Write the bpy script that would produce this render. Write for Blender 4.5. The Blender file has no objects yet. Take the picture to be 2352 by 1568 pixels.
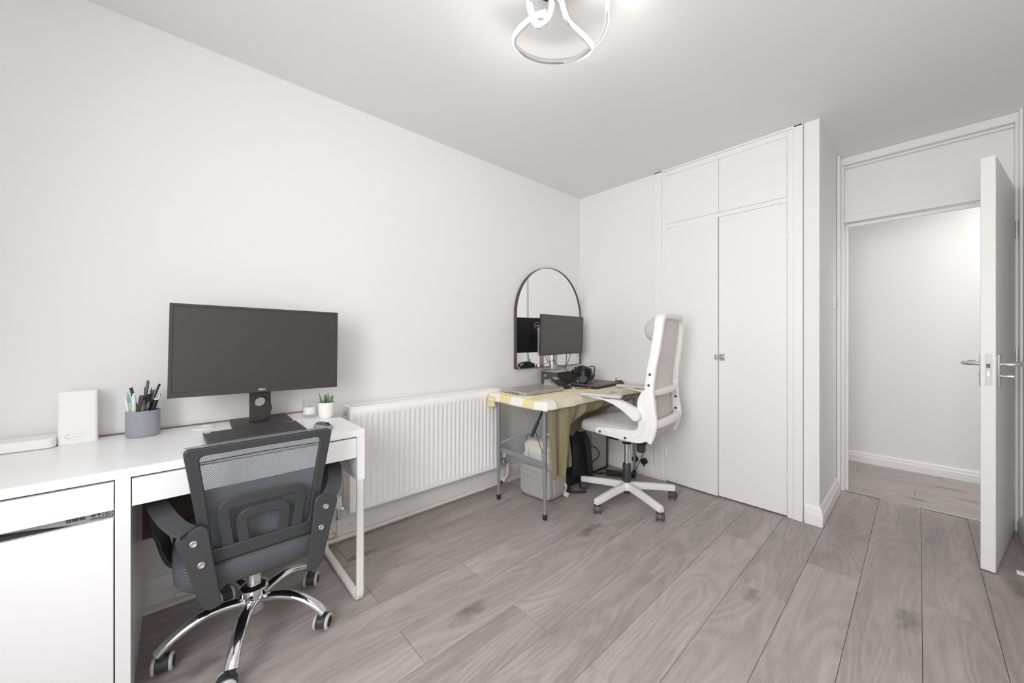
import bpy, bmesh, math, random
from mathutils import Vector, Matrix
random.seed(7)
R = math.radians
PI = math.pi
SC = bpy.context.scene
COL = SC.collection

# ------------------------------------------------------------------ camera, world, lights, exposure
cam_d = bpy.data.cameras.new('camera')
cam_d.sensor_width = 36.0
cam_d.lens = 849.0 / 2352 * 36
cam_d.shift_y = -12.0 / 2352
cam_d.clip_start = 0.02
cam = bpy.data.objects.new('camera', cam_d)
cam.location = (0, 0, 1.15)
cam.rotation_euler = (PI / 2, 0, R(47.74))
COL.objects.link(cam)
SC.camera = cam

w = bpy.data.worlds.new('world')
SC.world = w
w.use_nodes = True
w.node_tree.nodes['Background'].inputs[0].default_value = (0.86, 0.93, 1.0, 1)
w.node_tree.nodes['Background'].inputs[1].default_value = 1.0


def area(name, loc, rot, sx, sy, power, color=(1, 1, 1), spread=PI):
    d = bpy.data.lights.new(name, 'AREA')
    d.shape = 'RECTANGLE'
    d.size, d.size_y, d.energy, d.color = sx, sy, power, color
    d.spread = spread
    o = bpy.data.objects.new(name, d)
    o.location, o.rotation_euler = loc, rot
    COL.objects.link(o)
    return o


# daylight entering through the room window (in the wall behind the camera) and light of the hallway
area('window_daylight', (-0.20, -1.08, 1.50), (R(78), 0, 0), 1.10, 1.40, 43, (0.965, 0.985, 1.0), R(150))
area('hallway_lamp_light', (0.95, 4.15, 2.40), (0, 0, 0), 0.5, 0.5, 13, (0.98, 0.985, 1.0))
LED_POWER = 44.0
SC.view_settings.view_transform = 'Standard'
SC.view_settings.look = 'None'
SC.view_settings.gamma = 1.0
SC.view_settings.use_curve_mapping = False
SC.view_settings.exposure = 0.0
SC.cycles.use_denoising = True
SC.cycles.max_bounces = 16
SC.cycles.diffuse_bounces = 10
SC.cycles.glossy_bounces = 6
SC.cycles.transparent_max_bounces = 16


# ------------------------------------------------------------------ materials
def lin(c):
    c /= 255.0
    return c / 12.92 if c <= 0.04045 else ((c + 0.055) / 1.055) ** 2.4


def rgb(r, g, b):
    return (lin(r), lin(g), lin(b), 1)


MATS = {}


def mat(name, col, rough=0.5, metal=0.0, noise=0.0, nscale=20, bump=0.0, bscale=200, spec=None, trans=0.0, emit=0, coat=0, ior=None, sheen=0):
    if name in MATS:
        return MATS[name]
    m = bpy.data.materials.new(name)
    m.use_nodes = True
    nt = m.node_tree
    b = nt.nodes['Principled BSDF']
    b.inputs['Base Color'].default_value = col
    b.inputs['Roughness'].default_value = rough
    b.inputs['Metallic'].default_value = metal
    if spec is not None:
        b.inputs['Specular IOR Level'].default_value = spec
    if trans:
        b.inputs['Transmission Weight'].default_value = trans
    if ior:
        b.inputs['IOR'].default_value = ior
    if coat:
        b.inputs['Coat Weight'].default_value = coat
    if sheen:
        b.inputs['Sheen Weight'].default_value = sheen
    if emit:
        b.inputs['Emission Color'].default_value = col
        b.inputs['Emission Strength'].default_value = emit
    if noise or bump:
        tc = nt.nodes.new('ShaderNodeTexCoord')
    if noise:
        n = nt.nodes.new('ShaderNodeTexNoise')
        n.inputs['Scale'].default_value = nscale
        n.inputs['Detail'].default_value = 5
        nt.links.new(tc.outputs['Object'], n.inputs['Vector'])
        mx = nt.nodes.new('ShaderNodeMix')
        mx.data_type = 'RGBA'
        k = 1 - noise
        mx.inputs[6].default_value = (col[0] * k, col[1] * k, col[2] * k, 1)
        mx.inputs[7].default_value = (min(1, col[0] * (1 + noise)), min(1, col[1] * (1 + noise)), min(1, col[2] * (1 + noise)), 1)
        nt.links.new(n.outputs['Fac'], mx.inputs[0])
        nt.links.new(mx.outputs[2], b.inputs['Base Color'])
    if bump:
        n2 = nt.nodes.new('ShaderNodeTexNoise')
        n2.inputs['Scale'].default_value = bscale
        n2.inputs['Detail'].default_value = 3
        nt.links.new(tc.outputs['Object'], n2.inputs['Vector'])
        bp = nt.nodes.new('ShaderNodeBump')
        bp.inputs['Strength'].default_value = bump
        bp.inputs['Distance'].default_value = 0.002
        nt.links.new(n2.outputs['Fac'], bp.inputs['Height'])
        nt.links.new(bp.outputs['Normal'], b.inputs['Normal'])
    MATS[name] = m
    return m


WALL = mat('wall_paint', rgb(238, 237, 236), 0.6, bump=0.12, bscale=120, spec=0.3)
CEIL = mat('ceiling_paint', rgb(236, 235, 234), 0.75, spec=0.2)
TRIM = mat('white_gloss_paint', rgb(240, 239, 238), 0.35, bump=0.05, bscale=60)
DOORW = mat('door_white_paint', rgb(240, 239, 237), 0.38, bump=0.05, bscale=50)
PIPE = mat('pipe_paint', rgb(236, 232, 226), 0.35)
RAD = mat('radiator_enamel', rgb(249, 248, 247), 0.3)
DESKW = mat('desk_white_foil', rgb(245, 245, 246), 0.28, bump=0.04, bscale=400)
METALW = mat('white_powder_coat', rgb(240, 239, 235), 0.4)
BROWN = mat('brown_board', rgb(84, 66, 58), 0.7, noise=0.1)
EDGE = mat('fibreboard_edge', rgb(140, 116, 104), 0.8)
PLASTW = mat('white_plastic', rgb(244, 244, 243), 0.35)
CHAIRW = mat('chair_white_plastic', rgb(238, 238, 236), 0.38)
CHAIRW2 = mat('chair_white_nylon', rgb(230, 229, 227), 0.45)
GREYF = mat('pale_grey_fabric', rgb(202, 200, 200), 0.85, noise=0.04, nscale=300, bump=0.3, bscale=900)
PINKF = mat('warm_grey_fabric', rgb(203, 195, 193), 0.9, bump=0.3, bscale=900)
BLKP = mat('black_plastic', rgb(58, 59, 61), 0.45, bump=0.1, bscale=500)
BLKD = mat('deep_black_plastic', rgb(34, 34, 37), 0.5)
MONB = mat('monitor_black', rgb(62, 60, 58), 0.5)
SCREEN = mat('screen_matte', rgb(62, 60, 58), 0.33, spec=0.5, noise=0.03, nscale=6)
LAPB = mat('laptop_black', rgb(66, 64, 63), 0.5, noise=0.05, nscale=90)
CHROME = mat('chrome', rgb(225, 225, 228), 0.08, 1.0)
STEEL = mat('brushed_steel', rgb(200, 198, 196), 0.3, 1.0)
SILV = mat('silver_aluminium', rgb(205, 200, 194), 0.38, 0.75)
GREYM = mat('grey_enamel', rgb(142, 146, 150), 0.4, 0.2)
DGREYM = mat('dark_grey_metal', rgb(88, 91, 96), 0.4, 0.3)
RUB = mat('black_rubber', rgb(42, 42, 44), 0.65)
WHEELG = mat('grey_wheel', rgb(84, 86, 88), 0.45)
WHEELR = mat('pale_grey_tread', rgb(200, 199, 196), 0.5)
CUPG = mat('cup_grey', rgb(150, 154, 160), 0.5)
FRAMEB = mat('mirror_frame', rgb(92, 83, 76), 0.4, 0.4)
MIRROR = mat('mirror_glass', rgb(246, 246, 246), 0.0, 1.0)
POT = mat('white_ceramic', rgb(238, 236, 230), 0.4)
SOIL = mat('potting_soil', rgb(70, 58, 48), 0.9, noise=0.3, nscale=120)
LEAF = mat('succulent_green', rgb(104, 134, 92), 0.45, noise=0.45, nscale=60)
LEAF2 = mat('succulent_blue_green', rgb(140, 160, 140), 0.5, noise=0.3, nscale=60)
def math_n(nt, op, a, b=None):
    n = nt.nodes.new('ShaderNodeMath')
    n.operation = op
    for i, x in enumerate((a, b)):
        if x is None:
            continue
        if isinstance(x, (int, float)):
            n.inputs[i].default_value = x
        else:
            nt.links.new(x, n.inputs[i])
    return n.outputs[0]


def jar_glass():
    """thin clear glass: see-through with fresnel reflection"""
    m = bpy.data.materials.new('clear_glass')
    m.use_nodes = True
    nt = m.node_tree
    nt.nodes.remove(nt.nodes['Principled BSDF'])
    t, g_, f, x = (nt.nodes.new(k) for k in ('ShaderNodeBsdfTransparent', 'ShaderNodeBsdfGlossy', 'ShaderNodeLayerWeight', 'ShaderNodeMixShader'))
    t.inputs[0].default_value = (0.975, 0.98, 0.98, 1)
    g_.inputs['Roughness'].default_value = 0.03
    pw = math_n(nt, 'MULTIPLY', math_n(nt, 'POWER', f.outputs['Facing'], 3.0), 0.35)
    nt.links.new(math_n(nt, 'ADD', pw, 0.03), x.inputs[0])
    nt.links.new(t.outputs[0], x.inputs[1])
    nt.links.new(g_.outputs[0], x.inputs[2])
    nt.links.new(x.outputs[0], nt.nodes['Material Output'].inputs['Surface'])
    return m


GLASS = jar_glass()
WAX = mat('white_wax', rgb(246, 245, 242), 0.5)
CORD = mat('cord_black', rgb(44, 44, 46), 0.5)
CORDW = mat('cord_white', rgb(232, 232, 230), 0.45)
RED = mat('red_plastic', rgb(214, 70, 50), 0.5)
DBOX = mat('dark_brown_box', rgb(72, 60, 56), 0.55, noise=0.12, nscale=40)
DBOXG = mat('dark_grey_box_side', rgb(82, 79, 78), 0.5)
BAGG = mat('grey_beige_canvas', rgb(176, 175, 168), 0.85, noise=0.05, nscale=250, bump=0.3, bscale=700)
BAGL = mat('pale_cream_canvas', rgb(226, 224, 214), 0.85, bump=0.3, bscale=700)
BAGB = mat('black_nylon', rgb(30, 30, 35), 0.6, noise=0.2, nscale=30, bump=0.2, bscale=700)
STRAPB = mat('black_webbing', rgb(38, 38, 42), 0.6)
PANELF = mat('grey_speckled_cloth', rgb(176, 172, 168), 0.9, noise=0.35, nscale=500)
BRASS = mat('brass', rgb(190, 150, 90), 0.3, 1.0)
PRINT = mat('dark_print', rgb(60, 58, 60), 0.6)
LOGOW = mat('white_print', rgb(235, 235, 235), 0.5)
LOGOG = mat('faint_lilac_print', rgb(228, 226, 231), 0.5)
CARTON = mat('grey_carton', rgb(168, 166, 164), 0.7)
BAGFILM = mat('grey_plastic_film', rgb(120, 128, 134), 0.3)
TRIMDARK = mat('joint_grey', rgb(132, 124, 120), 0.9)  # own colour of the base under the planks and of the wardrobe carcass
MOUSEG = mat('mouse_grey', rgb(150, 155, 160), 0.4)
MOUSED = mat('mouse_dark_grey', rgb(96, 98, 100), 0.45)
BLUEP = mat('blue_print', rgb(120, 190, 215), 0.5)
PAPERW = mat('printed_white_paper', rgb(226, 230, 222), 0.6, noise=0.25, nscale=250)

# LED diffuser of the ceiling lamp (a lit lamp)
LEDM = mat('led_diffuser', (1.0, 0.985, 0.97, 1), 0.5, emit=LED_POWER)


def node_mat(name):
    m = bpy.data.materials.new(name)
    m.use_nodes = True
    nt = m.node_tree
    return m, nt, nt.nodes['Principled BSDF'], nt.nodes.new, nt.links.new


def oak_material():
    m, nt, b, N, L = node_mat('grey_oak_laminate')
    tc = N('ShaderNodeTexCoord')
    oi = N('ShaderNodeObjectInfo')
    off = N('ShaderNodeVectorMath')
    off.operation = 'SCALE'
    comb = N('ShaderNodeCombineXYZ')
    L(oi.outputs['Random'], comb.inputs[0])
    L(oi.outputs['Random'], comb.inputs[1])
    L(oi.outputs['Random'], comb.inputs[2])
    L(comb.outputs[0], off.inputs[0])
    off.inputs['Scale'].default_value = 73.0
    add = N('ShaderNodeVectorMath')
    add.operation = 'ADD'
    L(tc.outputs['Object'], add.inputs[0])
    L(off.outputs[0], add.inputs[1])

    def stretched(sx, sy):
        mp = N('ShaderNodeMapping')
        mp.inputs['Scale'].default_value = (sx, sy, 1)
        L(add.outputs[0], mp.inputs['Vector'])
        return mp.outputs[0]

    # broad tone bands
    n1 = N('ShaderNodeTexNoise')
    n1.inputs['Scale'].default_value = 1.0
    n1.inputs['Detail'].default_value = 4
    n1.inputs['Distortion'].default_value = 0.6
    L(stretched(9, 1.3), n1.inputs['Vector'])
    # fine fibres
    n2 = N('ShaderNodeTexNoise')
    n2.inputs['Scale'].default_value = 1.0
    n2.inputs['Detail'].default_value = 6
    n2.inputs['Roughness'].default_value = 0.65
    L(stretched(230, 16), n2.inputs['Vector'])
    # cathedral figure: contour lines of a long smooth noise
    n3 = N('ShaderNodeTexNoise')
    n3.inputs['Scale'].default_value = 1.0
    n3.inputs['Detail'].default_value = 1.5
    n3.inputs['Distortion'].default_value = 0.35
    L(stretched(5.5, 0.8), n3.inputs['Vector'])
    fr_ = math_n(nt, 'FRACT', math_n(nt, 'MULTIPLY', n3.outputs['Fac'], 17.0))
    ring = math_n(nt, 'ABSOLUTE', math_n(nt, 'SUBTRACT', fr_, 0.5))
    # knots
    vo = N('ShaderNodeTexVoronoi')
    vo.inputs['Scale'].default_value = 1.0
    nd = N('ShaderNodeTexNoise')
    nd.inputs['Scale'].default_value = 14.0
    L(add.outputs[0], nd.inputs['Vector'])
    vadd = N('ShaderNodeVectorMath')
    vadd.operation = 'MULTIPLY_ADD'
    L(nd.outputs['Color'], vadd.inputs[0])
    vadd.inputs[1].default_value = (0.35, 0.35, 0)
    L(stretched(5.0, 1.9), vadd.inputs[2])
    L(vadd.outputs[0], vo.inputs['Vector'])
    kr = N('ShaderNodeMapRange')
    kr.inputs['From Min'].default_value = 0.04
    kr.inputs['From Max'].default_value = 0.23
    kr.inputs['To Min'].default_value = 1.0
    kr.inputs['To Max'].default_value = 0.0
    L(vo.outputs['Distance'], kr.inputs['Value'])
    # a random few cells only
    sel = math_n(nt, 'GREATER_THAN', None, 0.50)
    sep = N('ShaderNodeSeparateColor')
    L(vo.outputs['Color'], sep.inputs[0])
    L(sep.outputs[0], sel.node.inputs[0])
    knot = math_n(nt, 'MULTIPLY', kr.outputs[0], sel)
    # sum
    t1 = math_n(nt, 'MULTIPLY', n1.outputs['Fac'], 0.40)
    t2 = math_n(nt, 'MULTIPLY', n2.outputs['Fac'], 0.40)
    t3 = math_n(nt, 'MULTIPLY', math_n(nt, 'MULTIPLY', ring, n1.outputs['Fac']), 0.46)
    t4 = math_n(nt, 'MULTIPLY', knot, -0.34)
    s = math_n(nt, 'ADD', math_n(nt, 'ADD', t1, t2), math_n(nt, 'ADD', t3, t4))
    rnd = math_n(nt, 'MULTIPLY', math_n(nt, 'SUBTRACT', oi.outputs['Random'], 0.5), 0.07)
    s = math_n(nt, 'ADD', math_n(nt, 'ADD', s, rnd), 0.05)
    cr = N('ShaderNodeValToRGB')
    e = cr.color_ramp.elements
    e[0].position = 0.05
    e[0].color = rgb(98, 92, 89)
    e[1].position = 0.85
    e[1].color = rgb(201, 193, 190)
    k = cr.color_ramp.elements.new(0.5)
    k.color = rgb(168, 159, 156)
    L(s, cr.inputs[0])
    L(cr.outputs[0], b.inputs['Base Color'])
    b.inputs['Roughness'].default_value = 0.46
    b.inputs['Specular IOR Level'].default_value = 0.4
    bp = N('ShaderNodeBump')
    bp.inputs['Strength'].default_value = 0.12
    bp.inputs['Distance'].default_value = 0.001
    L(n2.outputs['Fac'], bp.inputs['Height'])
    L(bp.outputs[0], b.inputs['Normal'])
    return m


OAK = oak_material()


def hole_mesh_material(name, col, pitch, hole, rough=0.6):
    """woven mesh with round staggered openings, laid out in the UV map (metres)"""
    m, nt, b, N, L = node_mat(name)
    uv = N('ShaderNodeUVMap')
    sp = N('ShaderNodeSeparateXYZ')
    L(uv.outputs[0], sp.inputs[0])
    x = math_n(nt, 'DIVIDE', sp.outputs[0], pitch)
    y = math_n(nt, 'DIVIDE', sp.outputs[1], pitch * 0.8)

    def cell(ox, oy):
        fx = math_n(nt, 'SUBTRACT', math_n(nt, 'FRACT', math_n(nt, 'ADD', x, 100 + ox)), 0.5)
        fy = math_n(nt, 'SUBTRACT', math_n(nt, 'FRACT', math_n(nt, 'ADD', math_n(nt, 'MULTIPLY', y, 0.5), 100 + oy)), 0.5)
        fy = math_n(nt, 'MULTIPLY', fy, 1.6)
        d = math_n(nt, 'ADD', math_n(nt, 'MULTIPLY', fx, fx), math_n(nt, 'MULTIPLY', fy, fy))
        return d

    d = math_n(nt, 'MINIMUM', cell(0, 0), cell(0.5, 0.5))
    op = math_n(nt, 'GREATER_THAN', d, hole * hole)
    tr = N('ShaderNodeBsdfTransparent')
    mx = N('ShaderNodeMixShader')
    L(op, mx.inputs[0])
    L(tr.outputs[0], mx.inputs[1])
    L(b.outputs[0], mx.inputs[2])
    out = nt.nodes['Material Output']
    L(mx.outputs[0], out.inputs['Surface'])
    b.inputs['Base Color'].default_value = col
    b.inputs['Roughness'].default_value = rough
    return m


MESHG = hole_mesh_material('grey_mesh_net', rgb(128, 132, 138), 0.0050, 0.33)


def seat_mesh_material():
    m, nt, b, N, L = node_mat('grey_spacer_fabric')
    uv = N('ShaderNodeUVMap')
    sp = N('ShaderNodeSeparateXYZ')
    L(uv.outputs[0], sp.inputs[0])
    pitch = 0.0050
    x = math_n(nt, 'DIVIDE', sp.outputs[0], pitch)
    y = math_n(nt, 'DIVIDE', sp.outputs[1], pitch * 1.5)

    def cell(o):
        fx = math_n(nt, 'SUBTRACT', math_n(nt, 'FRACT', math_n(nt, 'ADD', x, 100 + o)), 0.5)
        fy = math_n(nt, 'MULTIPLY', math_n(nt, 'SUBTRACT', math_n(nt, 'FRACT', math_n(nt, 'ADD', y, 100 + o)), 0.5), 1.5)
        return math_n(nt, 'ADD', math_n(nt, 'MULTIPLY', fx, fx), math_n(nt, 'MULTIPLY', fy, fy))

    d = math_n(nt, 'SQRT', math_n(nt, 'MINIMUM', cell(0), cell(0.5)))
    cr = N('ShaderNodeValToRGB')
    e = cr.color_ramp.elements
    e[0].position, e[0].color = 0.24, rgb(30, 31, 34)
    e[1].position, e[1].color = 0.40, rgb(104, 106, 111)
    L(d, cr.inputs[0])
    L(cr.outputs[0], b.inputs['Base Color'])
    b.inputs['Roughness'].default_value = 0.7
    return m


SEATM = seat_mesh_material()


def band_material(name, c1, c2, pitch, axis=2, rough=0.7):
    m, nt, b, N, L = node_mat(name)
    tc = N('ShaderNodeTexCoord')
    sp = N('ShaderNodeSeparateXYZ')
    L(tc.outputs['Object'], sp.inputs[0])
    f = math_n(nt, 'FRACT', math_n(nt, 'DIVIDE', sp.outputs[axis], pitch))
    a = math_n(nt, 'ABSOLUTE', math_n(nt, 'SUBTRACT', f, 0.5))
    cr = N('ShaderNodeValToRGB')
    e = cr.color_ramp.elements
    e[0].position, e[0].color = 0.1, c1
    e[1].position, e[1].color = 0.3, c2
    L(a, cr.inputs[0])
    L(cr.outputs[0], b.inputs['Base Color'])
    b.inputs['Roughness'].default_value = rough
    bp = N('ShaderNodeBump')
    bp.inputs['Strength'].default_value = 0.4
    bp.inputs['Distance'].default_value = 0.002
    L(a, bp.inputs['Height'])
    L(bp.outputs[0], b.inputs['Normal'])
    return m


RIBNET = band_material('ribbed_back_net', rgb(212, 205, 203), rgb(230, 224, 221), 0.0135)


def weave_material(name, col, dark):
    m, nt, b, N, L = node_mat(name)
    tc = N('ShaderNodeTexCoord')
    n = N('ShaderNodeTexNoise')
    n.inputs['Scale'].default_value = 1.0
    n.inputs['Detail'].default_value = 5
    mp = N('ShaderNodeMapping')
    mp.inputs['Scale'].default_value = (40, 40, 420)
    L(tc.outputs['Object'], mp.inputs['Vector'])
    L(mp.outputs[0], n.inputs['Vector'])
    mx = N('ShaderNodeMix')
    mx.data_type = 'RGBA'
    mx.inputs[6].default_value = dark
    mx.inputs[7].default_value = col
    cr = N('ShaderNodeMapRange')
    cr.inputs['From Min'].default_value = 0.3
    cr.inputs['From Max'].default_value = 0.65
    L(n.outputs['Fac'], cr.inputs['Value'])
    L(cr.outputs[0], mx.inputs[0])
    L(mx.outputs[2], b.inputs['Base Color'])
    b.inputs['Roughness'].default_value = 0.9
    b.inputs['Sheen Weight'].default_value = 0.15
    return m


CL_WHITE = weave_material('cloth_white', rgb(244, 240, 230), rgb(232, 226, 214))
CL_YELL = weave_material('cloth_yellow', rgb(234, 221, 168), rgb(225, 210, 150))
CL_CREAM = weave_material('cloth_cream', rgb(228, 218, 198), rgb(214, 203, 182))
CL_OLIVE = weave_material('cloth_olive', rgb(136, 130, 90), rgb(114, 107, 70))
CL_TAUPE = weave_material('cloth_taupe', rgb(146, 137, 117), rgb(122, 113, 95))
CL_STRIPE = weave_material('cloth_stripe_cream', rgb(216, 204, 180), rgb(196, 182, 158))


# ------------------------------------------------------------------ geometry helpers
def V(*a):
    return Vector(a)


def spline(pts, n=6, closed=False):
    P = [Vector(p) for p in pts]
    out = []
    m = len(P)
    rng = range(m if closed else m - 1)
    for i in rng:
        p1, p2 = P[i], P[(i + 1) % m]
        p0 = P[(i - 1) % m] if closed or i > 0 else p1 * 2 - p2
        p3 = P[(i + 2) % m] if closed or i + 2 < m else p2 * 2 - p1
        for k in range(n):
            t = k / n
            out.append(0.5 * ((2 * p1) + (p2 - p0) * t + (2 * p0 - 5 * p1 + 4 * p2 - p3) * t * t + (3 * p1 - p0 - 3 * p2 + p3) * t ** 3))
    if not closed:
        out.append(P[-1])
    return out


def rpoly(pts, r, n=5):
    """round the corners of a 2D polygon"""
    out = []
    m = len(pts)
    for i in range(m):
        p = Vector(pts[i])
        a, c = Vector(pts[i - 1]), Vector(pts[(i + 1) % m])
        rr = r[i] if isinstance(r, (list, tuple)) else r
        rr = min(rr, (a - p).length * 0.49, (c - p).length * 0.49)
        if rr <= 1e-6:
            out.append(tuple(p))
            continue
        s, e = p + (a - p).normalized() * rr, p + (c - p).normalized() * rr
        for k in range(n + 1):
            t = k / n
            q = s * (1 - t) ** 2 + p * 2 * t * (1 - t) + e * t * t
            out.append(tuple(q))
    return out


class M:
    def __init__(s):
        s.v, s.f, s.mi, s.uv = [], [], [], None

    def add(s, vs, fs, mi=0):
        o = len(s.v)
        s.v += [Vector(p) for p in vs]
        s.f += [tuple(o + i for i in f) for f in fs]
        s.mi += [mi] * len(fs)
        return s

    def box(s, x0, x1, y0, y1, z0, z1, mi=0):
        vs = [(x, y, z) for x in (x0, x1) for y in (y0, y1) for z in (z0, z1)]
        return s.add(vs, [(0, 1, 3, 2), (4, 6, 7, 5), (0, 4, 5, 1), (2, 3, 7, 6), (0, 2, 6, 4), (1, 5, 7, 3)], mi)

    def prism(s, poly, axis, a, b, mi=0):
        """2D polygon extruded along an axis; the two other axes take the coordinates in order"""
        def P(q, h):
            if axis == 'x':
                return (h, q[0], q[1])
            if axis == 'y':
                return (q[0], h, q[1])
            return (q[0], q[1], h)
        n = len(poly)
        vs = [P(q, a) for q in poly] + [P(q, b) for q in poly]
        fs = [tuple(range(n)), tuple(range(2 * n - 1, n - 1, -1))] + [(i, (i + 1) % n, n + (i + 1) % n, n + i) for i in range(n)]
        return s.add(vs, fs, mi)

    def ringprism(s, outer, inner, off, mi=0):
        """frame between two 3D loops of equal length, thickened along vector off"""
        n = len(outer)
        off = Vector(off)
        o, i = [Vector(p) for p in outer], [Vector(p) for p in inner]
        vs = o + i + [p + off for p in o] + [p + off for p in i]
        fs = []
        for k in range(n):
            j = (k + 1) % n
            fs += [(k, j, n + j, n + k), (2 * n + k, 3 * n + k, 3 * n + j, 2 * n + j), (k, 2 * n + k, 2 * n + j, j), (n + k, n + j, 3 * n + j, 3 * n + k)]
        return s.add(vs, fs, mi)

    def frames(s, pts, closed, up=None):
        T = []
        m = len(pts)
        for i in range(m):
            a = pts[i - 1] if (i > 0 or closed) else pts[0]
            c = pts[(i + 1) % m] if (i < m - 1 or closed) else pts[-1]
            T.append((c - a).normalized())
        Ns = []
        if up is None:
            n = T[0].orthogonal().normalized()
            for t in T:
                n = (n - t * n.dot(t))
                n = n.normalized() if n.length > 1e-6 else t.orthogonal().normalized()
                Ns.append(n)
        else:
            for i, t in enumerate(T):
                u = Vector(up(i, pts[i]) if callable(up) else up)
                n = u - t * u.dot(t)
                if n.length < 1e-4:
                    n = Ns[-1] if Ns else t.orthogonal()
                Ns.append(n.normalized())
        return T, Ns

    def sweep(s, prof, pts, closed=False, up=None, mi=0, scale=None):
        """profile given as (along normal, along binormal) pairs"""
        pts = [Vector(p) for p in pts]
        T, Ns = s.frames(pts, closed, up)
        k = len(prof)
        vs = []
        for i, p in enumerate(pts):
            b = T[i].cross(Ns[i])
            sc = scale(i / (len(pts) - 1)) if scale else 1
            for q in prof:
                vs.append(p + Ns[i] * q[0] * sc + b * q[1] * sc)
        fs = []
        m = len(pts)
        for i in range(m if closed else m - 1):
            for j in range(k):
                a, b2 = i * k + j, i * k + (j + 1) % k
                c, d = ((i + 1) % m) * k + (j + 1) % k, ((i + 1) % m) * k + j
                fs.append((a, b2, c, d))
        if not closed:
            fs += [tuple(range(k)), tuple((m - 1) * k + j for j in range(k - 1, -1, -1))]
        return s.add(vs, fs, mi)

    def tube(s, pts, r, n=10, closed=False, mi=0, scale=None):
        prof = [(r * math.cos(2 * PI * k / n), r * math.sin(2 * PI * k / n)) for k in range(n)]
        return s.sweep(prof, pts, closed, None, mi, scale)

    def band(s, pts, wd, th, up, closed=False, mi=0, scale=None):
        """flat strap: th along 'up', wd across"""
        a, b = th / 2, wd / 2
        e = min(a, b) * 0.5
        prof = [(-a, -b + e), (-a, b - e), (-a + e, b), (a - e, b), (a, b - e), (a, -b + e), (a - e, -b), (-a + e, -b)]
        return s.sweep(prof, pts, closed, up, mi, scale)

    def lathe(s, prof, c=(0, 0, 0), axis='z', n=28, mi=0, sx=1, sy=1):
        c = Vector(c)
        A = {'z': (V(1, 0, 0), V(0, 1, 0), V(0, 0, 1)), 'x': (V(0, 1, 0), V(0, 0, 1), V(1, 0, 0)), 'y': (V(0, 0, 1), V(1, 0, 0), V(0, 1, 0))}
        if isinstance(axis, str):
            ax = A[axis]
        else:
            z = Vector(axis).normalized()
            x = z.orthogonal().normalized()
            ax = (x, z.cross(x), z)
        vs = []
        for r, h in prof:
            for k in range(n):
                t = 2 * PI * k / n
                vs.append(c + ax[0] * r * math.cos(t) * sx + ax[1] * r * math.sin(t) * sy + ax[2] * h)
        fs = []
        for i in range(len(prof) - 1):
            for k in range(n):
                j = (k + 1) % n
                fs.append((i * n + k, i * n + j, (i + 1) * n + j, (i + 1) * n + k))
        if prof[0][0] > 1e-6:
            fs.append(tuple(range(n - 1, -1, -1)))
        if prof[-1][0] > 1e-6:
            fs.append(tuple((len(prof) - 1) * n + k for k in range(n)))
        return s.add(vs, fs, mi)

    def cyl(s, p0, p1, r, r1=None, n=20, mi=0):
        p0, p1 = Vector(p0), Vector(p1)
        return s.lathe([(r, 0), (r if r1 is None else r1, (p1 - p0).length)], p0, p1 - p0, n, mi)

    def ball(s, c, rx, ry=None, rz=None, nu=20, nv=12, e=1.0, mi=0):
        ry = rx if ry is None else ry
        rz = rx if rz is None else rz
        f = lambda x: math.copysign(abs(x) ** e, x)
        vs = []
        for i in range(nv + 1):
            a = -PI / 2 + PI * i / nv
            for k in range(nu):
                t = 2 * PI * k / nu
                vs.append((c[0] + rx * f(math.cos(a)) * f(math.cos(t)), c[1] + ry * f(math.cos(a)) * f(math.sin(t)), c[2] + rz * f(math.sin(a))))
        fs = [(i * nu + k, i * nu + (k + 1) % nu, (i + 1) * nu + (k + 1) % nu, (i + 1) * nu + k) for i in range(nv) for k in range(nu)]
        return s.add(vs, fs, mi)

    def grid(s, fn, nu, nv, mi=None, uv=None):
        vs = [fn(i / nu, j / nv) for i in range(nu + 1) for j in range(nv + 1)]
        o = len(s.f)
        fs = [(i * (nv + 1) + j, (i + 1) * (nv + 1) + j, (i + 1) * (nv + 1) + j + 1, i * (nv + 1) + j + 1) for i in range(nu) for j in range(nv)]
        s.add(vs, fs)
        if mi:
            for i in range(nu):
                for j in range(nv):
                    s.mi[o + i * nv + j] = mi((i + .5) / nu, (j + .5) / nv)
        if uv:
            s.uv = [uv(i / nu, j / nv) for i in range(nu + 1) for j in range(nv + 1)]
        return s

    def build(s, name, m, parent=None, bevel=0, solid=0, sub=0, smooth=40, tf=None, seg=2, label=None, kind=None, merge=True, origin=None):
        me = bpy.data.meshes.new(name)
        vs = [(tf @ p) if tf is not None else p for p in s.v]
        if origin is not None:
            vs = [p - Vector(origin) for p in vs]
        me.from_pydata([tuple(p) for p in vs], [], s.f)
        ms = m if isinstance(m, (list, tuple)) else [m]
        for q in ms:
            me.materials.append(q)
        if len(ms) > 1:
            me.polygons.foreach_set('material_index', s.mi)
        if s.uv:
            ul = me.uv_layers.new(name='UVMap')
            for lp in me.loops:
                ul.data[lp.index].uv = s.uv[lp.vertex_index]
        bm = bmesh.new()
        bm.from_mesh(me)
        if merge and not s.uv:
            bmesh.ops.remove_doubles(bm, verts=bm.verts, dist=1e-6)
        bmesh.ops.recalc_face_normals(bm, faces=bm.faces)
        bm.to_mesh(me)
        bm.free()
        if smooth:
            me.polygons.foreach_set('use_smooth', [True] * len(me.polygons))
            me.set_sharp_from_angle(angle=R(smooth))
        o = bpy.data.objects.new(name, me)
        COL.objects.link(o)
        if origin is not None:
            o.location = origin
        if solid:
            md = o.modifiers.new('thickness', 'SOLIDIFY')
            md.thickness = solid
            md.offset = 0
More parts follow.
